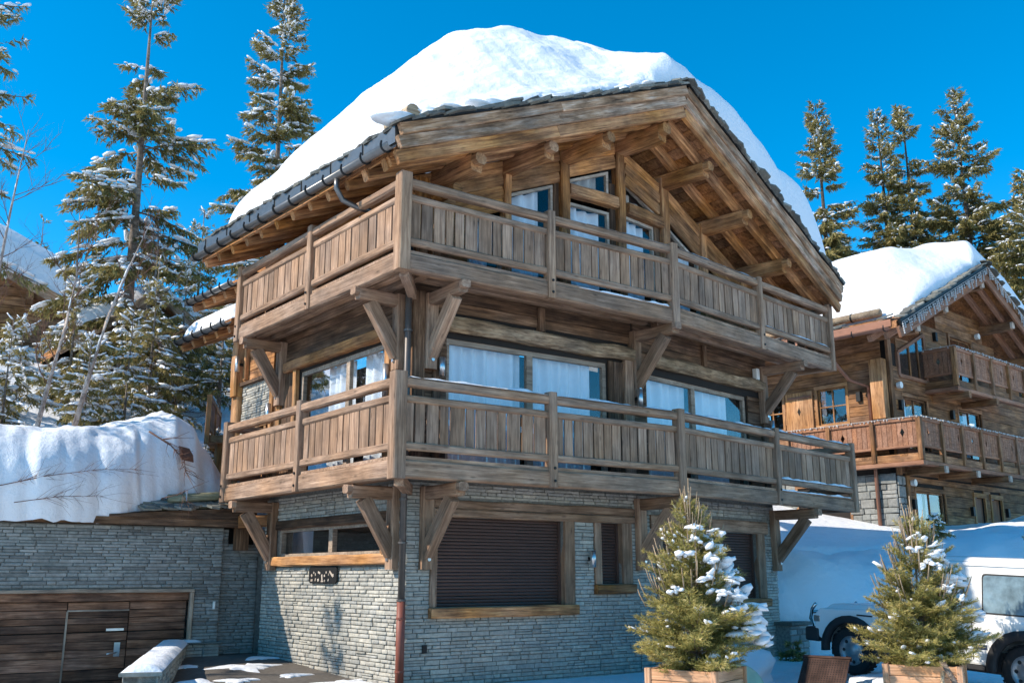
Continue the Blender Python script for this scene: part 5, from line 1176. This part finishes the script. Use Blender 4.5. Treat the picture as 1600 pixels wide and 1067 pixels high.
bare('birch_tree', [(-4.6, 9.2, 3.9), (-4.3, 8.9, 6.5), (-4.2, 8.6, 8.8), (-4.1, 8.3, 10.4)], .05, 5, 'birch at the left picture edge with hanging thin twigs', 18, spread=1.1)
bare('bare_tree', [(.1, 15.2, 6.2), (.15, 15.0, 8.4), (.3, 14.8, 10.0), (.2, 14.6, 11.2)], .07, 6, 'leafless sapling in front of the tall thin spruce', 12, 'bark', spread=1.)
bare('bare_tree', [(-.2, 13.6, 7.9), (.2, 13.4, 7.5), (.5, 13.3, 6.7), (.75, 13.3, 5.8), (.85, 13.3, 5.4)], .06, 8, 'tangled bleached branches drooping in front of the dark hut', 16, 'bark', spread=.7, t0=.05)
# small snow-covered shrubs
for i, (x, y, h, lab) in enumerate([(1.0, 10.9, .9, 'snow covered seedling beside the small terrace'), (15.9, -.9, .75, 'snow covered sapling on the bank below the neighbour doors'), (14.2, .6, .45, 'low dark shrub on the bank left of the snowy sapling')]):
    zz0 = H_(x, y) if i == 0 else 2.5
    if i == 0: zz0 = 4.1
    spruce('snowy_shrub', (x, y, zz0), h, .4, 80+i, lab, None, (0, 0), .05, 3., 3.0 if i < 2 else .6, .08, .02, 0, .4, per=9, tw=.1)

# ================================================================== potted spruces
def potted(x, y, rim, H, Rm, seed, label, plabel, rot, snow, lean=0.):
    z0 = rim-.62
    PT = thing('planter', (x, y, z0), plabel, 'planter', 'square wooden planters in front of the chalet')
    s = .48
    M0 = Matrix.Rotation(rot, 4, 'Z')
    for k in range(4):
        d = M0 @ Matrix.Rotation(k*math.pi/2, 4, 'Z'); n_ = d @ Vector((0, -1, 0)); uu = d @ Vector((1, 0, 0)); C = Vector((x, y, 0))
        for j in range(4):
            zc = z0+.02+.15*j+.07
            beam('plank', C+n_*s-uu*(s-.03)+Vector((0, 0, zc)), C+n_*s+uu*(s-.03)+Vector((0, 0, zc)), .035, .143, 'planter', PT, n_, .003, .008)
        beam('corner_post', C+n_*s+uu*s+Vector((0, 0, z0)), C+n_*s+uu*s+Vector((0, 0, rim)), .085, .085, 'planter', PT, n_, .003, .01)
    mb = MB(); c = [Vector((x, y, 0))+M0 @ Vector((a_*.45, b_*.45, 0)) for a_, b_ in ((-1, -1), (1, -1), (1, 1), (-1, 1))]; mb.prism([p.xy for p in c], z0, rim-.06); mb.obj('soil', 'joint', PT)
    T = spruce('potted_spruce', (x, y, rim-.14), H+.04, Rm, seed, label, None, (lean, 0), .0, 1.6, snow, .055, .0085, 0, .12, 'needlepot', .76, 24, .06, -.3, (.45, 1.12), .035, .08, .42)
    # leader shoots
    g = np.random.default_rng(seed+5); mb = MB()
    for i in range(90):
        t = g.uniform(.3, 1.)**.7; a_ = g.uniform(0, 6.28); r_ = Rm*(1-t)**.76*g.uniform(.75, 1.08); P = Vector((x+lean*t*H+r_*math.cos(a_), y+r_*math.sin(a_), rim-.1+t*H)); d = Vector((math.cos(a_)*.6*(1.25-t), math.sin(a_)*.6*(1.25-t), .9)).normalized(); l = g.uniform(.12, .3)+.22*max(0, t-.75)
        mb.tube([P-d*.1, P+d*l*.6, P+d*l+Vector((0, 0, .03))], [.011, .009, .005], 4)
    P = Vector((x+lean*H, y, rim-.1+H)); mb.tube([P-Vector((0, 0, .5)), P+Vector((0, 0, .42))], [.016, .007], 5)
    mb.obj('shoots', 'logend', T, True)['kind'] = 'stuff'
    return T
PA = (3.55, -2.2); PB = (6.75, -3.6)
potted(*PA, .42, 2.25, 1.05, 91, 'larger potted spruce with heavy snow on its right side', 'left planter of orange planks, cut by the bottom edge', R(20), .05)
potted(*PB, .42, 2.05, 1.0, 95, 'potted spruce standing in front of the white car', 'right planter of orange planks beside the white car', R(28), .04)
def tree_snow(c, rim, H, Rm, pts, label, seed):
    g = np.random.default_rng(seed); VV = []; FF = []; nb_ = 0
    for (a_, t, s) in pts:
        a_ = R(a_); rr = Rm*(1-t)**.76*.86; C0_ = np.array([c[0]+rr*math.cos(a_), c[1]+rr*math.sin(a_), rim-.1+t*H+.3*rr]); n = 9
        C = C0_+g.normal(0, s*.5, (n, 3))*np.array([1, 1, .5]); U = norm(np.tile([math.cos(a_), math.sin(a_), .1], (n, 1))+g.normal(0, .3, (n, 3)))
        V, F_ = lumps(C, U, g.uniform(.45, 1., n)*s, g.uniform(.25, .6, n)*s, g.uniform(.16, .32, n)*s, g); VV.append(V); FF.append(F_+nb_); nb_ += len(V)
    tag(npmesh('tree_snow', np.concatenate(VV), np.concatenate(FF), 'snow', None, None, True), label, 'snow', 'snow on the potted spruces')
# angles: towards the viewer about -130, to the viewer's right about -40
tree_snow(PA, .42, 2.25, 1.05, [(-110, .84, .12), (-60, .8, .13), (-130, .76, .1), (-80, .72, .15), (-30, .7, .15), (-150, .66, .12), (-100, .62, .13), (-50, .6, .17), (-20, .52, .18), (-70, .5, .12), (-115, .5, .12), (-35, .42, .2), (-60, .38, .17), (-10, .35, .2), (-40, .28, .22), (-75, .3, .12), (-20, .2, .2), (-50, .16, .2), (-30, .08, .18), (-160, .42, .09), (-95, .4, .1), (-130, .3, .07)], 'clumps of snow clinging to the right side of the larger potted spruce', 1)
tree_snow(PB, .42, 2.05, 1.0, [(-110, .86, .11), (-60, .82, .12), (-140, .78, .11), (-90, .74, .14), (-40, .7, .13), (-120, .66, .1), (-60, .55, .16), (-30, .5, .17), (-100, .48, .09), (-85, .4, .09), (-20, .35, .18), (-50, .28, .15), (-10, .2, .16), (-45, .12, .14)], 'clumps of snow caught in the potted spruce by the car', 2)
# poles leaning on the right planter
tag(MB().tube([(6.0, -4.35, -.2), (6.35, -4.1, .25), (6.65, -3.98, .52)], .028, 8).obj('wooden_pole', 'logend', None, True), 'thin pale stake leaning from the snow onto the right planter', 'stake')
tag(MB().tube([(6.62, -4.45, -.3), (6.5, -4.2, .2), (6.45, -4.05, .5)], .04, 8).obj('wooden_pole', 'bark', None, True), 'dark short stake standing against the right planter front', 'stake')

# ================================================================== white off-road car
rear = Vector((8.62, -4.15, -.17)); frn = Vector((8.52, -1.17, -.02))
hx = (frn-rear).normalized(); hy = Vector((0, 0, 1)).cross(hx).normalized(); hz = hx.cross(hy)
CMt = Matrix((hx, hy, hz)).transposed().to_4x4(); CMt.translation = rear-hy*.62      # local: x forwards from the rear axle, y left, z up
CAR = bpy.data.objects.new('car', None); put(CAR, None, CMt); tag(CAR, 'white boxy off-road car parked in front of the snow bank', 'car')
def cpart(name, mb, mat, parent=None, smooth=False, bevel=0.): return mobj(name, mb.v, mb.f, mat, parent or CAR, CMt, smooth, bevel)
HW = .80; WB = 2.98
def side_prof(arch=True):
    p = [(-1.02, .52), (-1.05, 1.02), (3.62, 1.02), (3.70, .93), (3.72, .62), (3.55, .50)]
    q = [(-1.02, .52), (-.62, .48)]
    def arch_(cx, r_): return [(cx-r_*math.cos(t), .40+r_*math.sin(t)) for t in np.linspace(.12, math.pi-.12, 11)]
    q += arch_(0, .53)+[(.62, .42), (2.38, .42)]+arch_(WB, .52)+[(3.55, .52), (3.72, .60), (3.72, .95), (3.62, 1.06), (2.15, 1.12), (-1.05, 1.12)]
    return q
def extr(poly, y0, y1, top=None):
    k = len(poly); mb = MB(); vs = [(x, y0, z) for x, z in poly]+[(x, y1, z) for x, z in poly]
    mb.add(vs, [tuple(range(k)), tuple(range(2*k-1, k-1, -1))]+[(i, i+k, (i+1) % k+k, (i+1) % k) for i in range(k)]); return mb
cpart('body', extr(side_prof(), -HW, HW), 'carpaint', bevel=.035)
cpart('chassis', MB().box(-.95, 3.5, -.62, .62, .3, .62), 'trim')
# cabin with sloping sides
cb = MB(); zb_c, zt_c = 1.10, 1.98; yb, yt = HW-.015, HW-.10
pr_b = [(-1.06, zb_c), (2.16, zb_c)]; 
cb.hexa([(-1.06, -yb, zb_c), (2.16, -yb, zb_c), (2.16, yb, zb_c), (-1.06, yb, zb_c), (-1.0, -yt, zt_c), (1.68, -yt, zt_c), (1.68, yt, zt_c), (-1.0, yt, zt_c)])
CABN = cpart('cabin', cb, 'carpaint', bevel=.05)
cpart('roof_panel', MB().hexa([(-.96, -yt+.04, zt_c), (1.62, -yt+.04, zt_c), (1.62, yt-.04, zt_c), (-.96, yt-.04, zt_c), (-.88, -yt+.12, zt_c+.07), (1.5, -yt+.12, zt_c+.07), (1.5, yt-.12, zt_c+.07), (-.88, yt-.12, zt_c+.07)]), 'carpaint', bevel=.03)
def yside(z): return yb+(yt-yb)*(z-zb_c)/(zt_c-zb_c)
def cwin(x0, x1, z0, z1, slant=0., r_=.06):
    pts = [(x0, z0), (x1, z0), (x1-slant, z1), (x0, z1)]; out = []
    for i in range(4):
        p = Vector(pts[i]); a_ = (Vector(pts[i-1])-p).normalized(); b_ = (Vector(pts[(i+1) % 4])-p).normalized()
        for t in (0, .33, .67, 1): out.append(p+a_*r_*(1-t)**2+b_*r_*t**2)
    for grow, dy, m, nm_ in ((.025, .004, 'trim', 'window'), (0, .010, 'carglass', 'pane')):
        cx, cz = (x0+x1)/2, (z0+z1)/2; w2, h2 = (x1-x0)/2, (z1-z0)/2
        pp = [(cx+(p.x-cx)*(1+grow/w2), cz+(p.y-cz)*(1+grow/h2)) for p in out]; k = len(pp); mb = MB()
        mb.add([(x, yside(z)+dy, z) for x, z in pp]+[(x, yside(z)-.01, z) for x, z in pp], [tuple(range(k-1, -1, -1))]+[(i, (i+1) % k, (i+1) % k+k, i+k) for i in range(k)])
        o = cpart(nm_, mb, m, CAR if nm_ == 'window' else o)
        if nm_ == 'window':
            pass
cwin(-.92, .62, 1.22, 1.78); cwin(.95, 1.88, 1.2, 1.78, .3)
ws = MB(); ws.add([(2.17, -.70, 1.16), (2.17, .70, 1.16), (1.74, .62, 1.9), (1.74, -.62, 1.9)], [(0, 1, 2, 3)]); cpart('windscreen', ws, 'carglass')
bn = MB().hexa([(2.1, -.72, 1.1), (3.6, -.66, 1.04), (3.6, .66, 1.04), (2.1, .72, 1.1), (2.15, -.66, 1.2), (3.5, -.58, 1.14), (3.5, .58, 1.14), (2.15, .66, 1.2)]); cpart('bonnet', bn, 'carpaint', bevel=.03)
# flares, stripe, mouldings, bumper
def flare(cx, r0, r1):
    ts = np.linspace(-.1, math.pi+.1, 15); mb = MB(); k = len(ts)
    vs = [(cx-r*math.cos(t), y, .40+r*math.sin(t)) for r, y in ((r0, HW-.05), (r0, HW+.09), (r1, HW+.05), (r1, HW-.02)) for t in ts]
    mb.add(vs, [(a_*k+i, a_*k+i+1, (a_+1)*k+i+1, (a_+1)*k+i) for a_ in range(3) for i in range(k-1)]); cpart('wheel_arch', mb, 'trim', smooth=True)
flare(0, .46, .60); flare(WB, .46, .58)
cpart('stripe', MB().box(.6, 2.35, HW+.001, HW+.006, .76, .80), 'stripe'); cpart('stripe', MB().box(.58, 2.38, HW+.001, HW+.006, .66, .735), 'stripe')
cpart('door_seam', MB().box(.80, .815, HW-.01, HW+.003, .5, 1.12), 'trim'); cpart('door_seam', MB().box(2.12, 2.135, HW-.01, HW+.003, .5, 1.12), 'trim'); cpart('door_handle', MB().box(.92, 1.06, HW, HW+.03, 1.0, 1.03), 'trim')
cpart('rain_gutter', MB().hexa([(-.98, yt-.01, zt_c-.06), (1.72, yt-.01, zt_c-.06), (1.72, yt+.03, zt_c-.06), (-.98, yt+.03, zt_c-.06), (-.98, yt-.01, zt_c-.03), (1.72, yt-.01, zt_c-.03), (1.72, yt+.03, zt_c-.03), (-.98, yt+.03, zt_c-.03)]), 'carpaint')
cpart('front_bumper', MB().box(3.62, 3.92, -.82, .82, .48, .72), 'trim', bevel=.04); cpart('side_step', MB().box(.62, 2.36, HW-.12, HW+.04, .36, .42), 'trim')
cpart('rear_bumper', MB().box(-1.2, -1.0, -.8, .8, .48, .66), 'trim', bevel=.03)
cpart('head_lamp', MB().tube([(3.70, .52, .86), (3.77, .52, .86)], .11, 14), 'chrome'); cpart('head_lamp', MB().tube([(3.70, -.52, .86), (3.77, -.52, .86)], .11, 14), 'chrome'); cpart('grille', MB().box(3.7, 3.74, -.38, .38, .72, .98), 'trim')
cpart('corner_lamp', MB().box(3.6, 3.735, .66, HW+.005, .82, .93), 'chrome', bevel=.01)
for y in (.55, -.55): cpart('bull_bar', MB().tube([(3.86, y, .6), (3.96, y*1.05, .85), (3.90, y*1.1, 1.02), (3.80, y*1.15, 1.12)], .03, 8), 'chrome', smooth=True)
cpart('bull_bar', MB().tube([(3.93, -.58, .96), (3.96, 0, .97), (3.93, .58, .96)], .03, 8), 'chrome', smooth=True)
cpart('mirror', MB().box(1.92, 2.02, HW+.03, HW+.2, 1.18, 1.42), 'trim', bevel=.03)
# model lettering patch and badge on the wing
cpart('badge', MB().box(2.55, 2.85, HW, HW+.008, .985, 1.01), 'trim')
def wheel(cx, y, steer=0.):
    n = 28; mb = MB()
    pf2 = [(.20, -.12), (.36, -.13), (.395, -.09), (.40, 0), (.395, .09), (.36, .13), (.245, .115)]
    vs = [(cx+r*math.cos(2*math.pi*j/n), y+o, .395+r*math.sin(2*math.pi*j/n)) for r, o in pf2 for j in range(n)]
    mb.add(vs, [(a_*n+j, a_*n+(j+1) % n, (a_+1)*n+(j+1) % n, (a_+1)*n+j) for a_ in range(len(pf2)-1) for j in range(n)])
    W_ = cpart('wheel', mb, 'rubber', smooth=True); sg = 1 if y > 0 else -1
    mb = MB(); pr2 = [(.245, .115), (.235, .06), (.15, .05), (.10, .085), (.05, .11), (.0, .11)]
    vs = [(cx+r*math.cos(2*math.pi*j/n), y+o*sg, .395+r*math.sin(2*math.pi*j/n)) for r, o in pr2 for j in range(n)]
    mb.add(vs, [(a_*n+j, a_*n+(j+1) % n, (a_+1)*n+(j+1) % n, (a_+1)*n+j) for a_ in range(len(pr2)-1) for j in range(n)]); rm = cpart('rim', mb, 'rim', W_, True)
    for j in range(8):
        t = 2*math.pi*j/8; cpart('rim_hole', MB().tube([(cx+.19*math.cos(t), y+sg*.055, .395+.19*math.sin(t)), (cx+.19*math.cos(t), y+sg*.062, .395+.19*math.sin(t))], .03, 8), 'trim', W_)
    g = random.Random(3)
    for j in range(30):
        t = 2*math.pi*j/30; r = .395; P = Vector((cx+r*math.cos(t), y, .395+r*math.sin(t))); d = Vector((math.cos(t), 0, math.sin(t))); tt = Vector((-math.sin(t), 0, math.cos(t)))
        mb = MB(); c = [P+tt*a_*.022+Vector((0, b_, 0))+d*e_ for e_ in (0, .012) for a_, b_ in ((-1, -.11), (1, -.11), (1, .11), (-1, .11))]; mb.hexa(c); cpart('tread_block', mb, 'rubber', W_)
wheel(0, .68); wheel(WB, .68); wheel(0, -.68); wheel(WB, -.68)
# ================================================================== small things by the car
bp0 = Vector((6.25, -2.15, 0)); M_ = Matrix.Translation(bp0) @ Matrix.Rotation(R(-72), 4, 'Z') @ Matrix.Rotation(R(-44), 4, 'X')
mb = MB(); mb.box(-.36, .36, -.03, .0, -.45, .52)
SP = mobj('loading_ramp', mb.v, mb.f, 'rust', None, M_); tag(SP, 'rusty perforated metal plate propped up in the snow', 'metal plate')
mb = MB()
for i in range(17):
    for j in range(22): mb.box(-.34+i*.041, -.325+i*.041, -.034, -.028, -.43+j*.042, -.412+j*.042)
o = mobj('stud', mb.v, mb.f, 'zincdark', SP, M_); o['kind'] = 'stuff'
mobj('rim_bar', MB().box(-.38, .38, -.045, .015, .5, .54).v, MB().box(-.38, .38, -.045, .015, .5, .54).f, 'rust', SP, M_)
k = 22; mb = MB(); cD = Vector((4.65, -2.05, .12)); Md = Matrix.Translation(cD) @ Matrix.Rotation(R(-20), 4, 'Z') @ Matrix.Rotation(R(-35), 4, 'X')
vs = [(r*math.cos(2*math.pi*j/k), y, r*math.sin(2*math.pi*j/k)) for r, y in ((.06, -.06), (.25, -.05), (.33, 0), (.34, .04), (.30, .03)) for j in range(k)]
mb.add(vs, [(a_*k+j, a_*k+(j+1) % k, (a_+1)*k+(j+1) % k, (a_+1)*k+j) for a_ in range(4) for j in range(k)]); mb.add([(r_[0], r_[1], r_[2]) for r_ in vs[:k]], [tuple(range(k))])
tag(mobj('lid', mb.v, mb.f, 'green', None, Md, True), 'pale green round plastic lid leaning behind the left planter', 'lid')
blob('snow_heap', (6.0, -.6, .1), (.8, .55, .42), 'snowrough', 8, 'shaded snow heap between the left planter and the stone plinth', 'snow heap')
blob('snow_heap', (7.6, -2.5, -.12), (.9, .6, .26), 'snowrough', 9, 'low lit snow heap in front of the car wheel', 'snow heap')
spruce('brushwood', (9.5, 1.0, -.15), .5, .5, 120, 'dark brushwood pile at the foot of the stone plinth', None, (0, 0), .05, 2.5, .0, .1, .02, 0, .3, per=9, tw=.1)
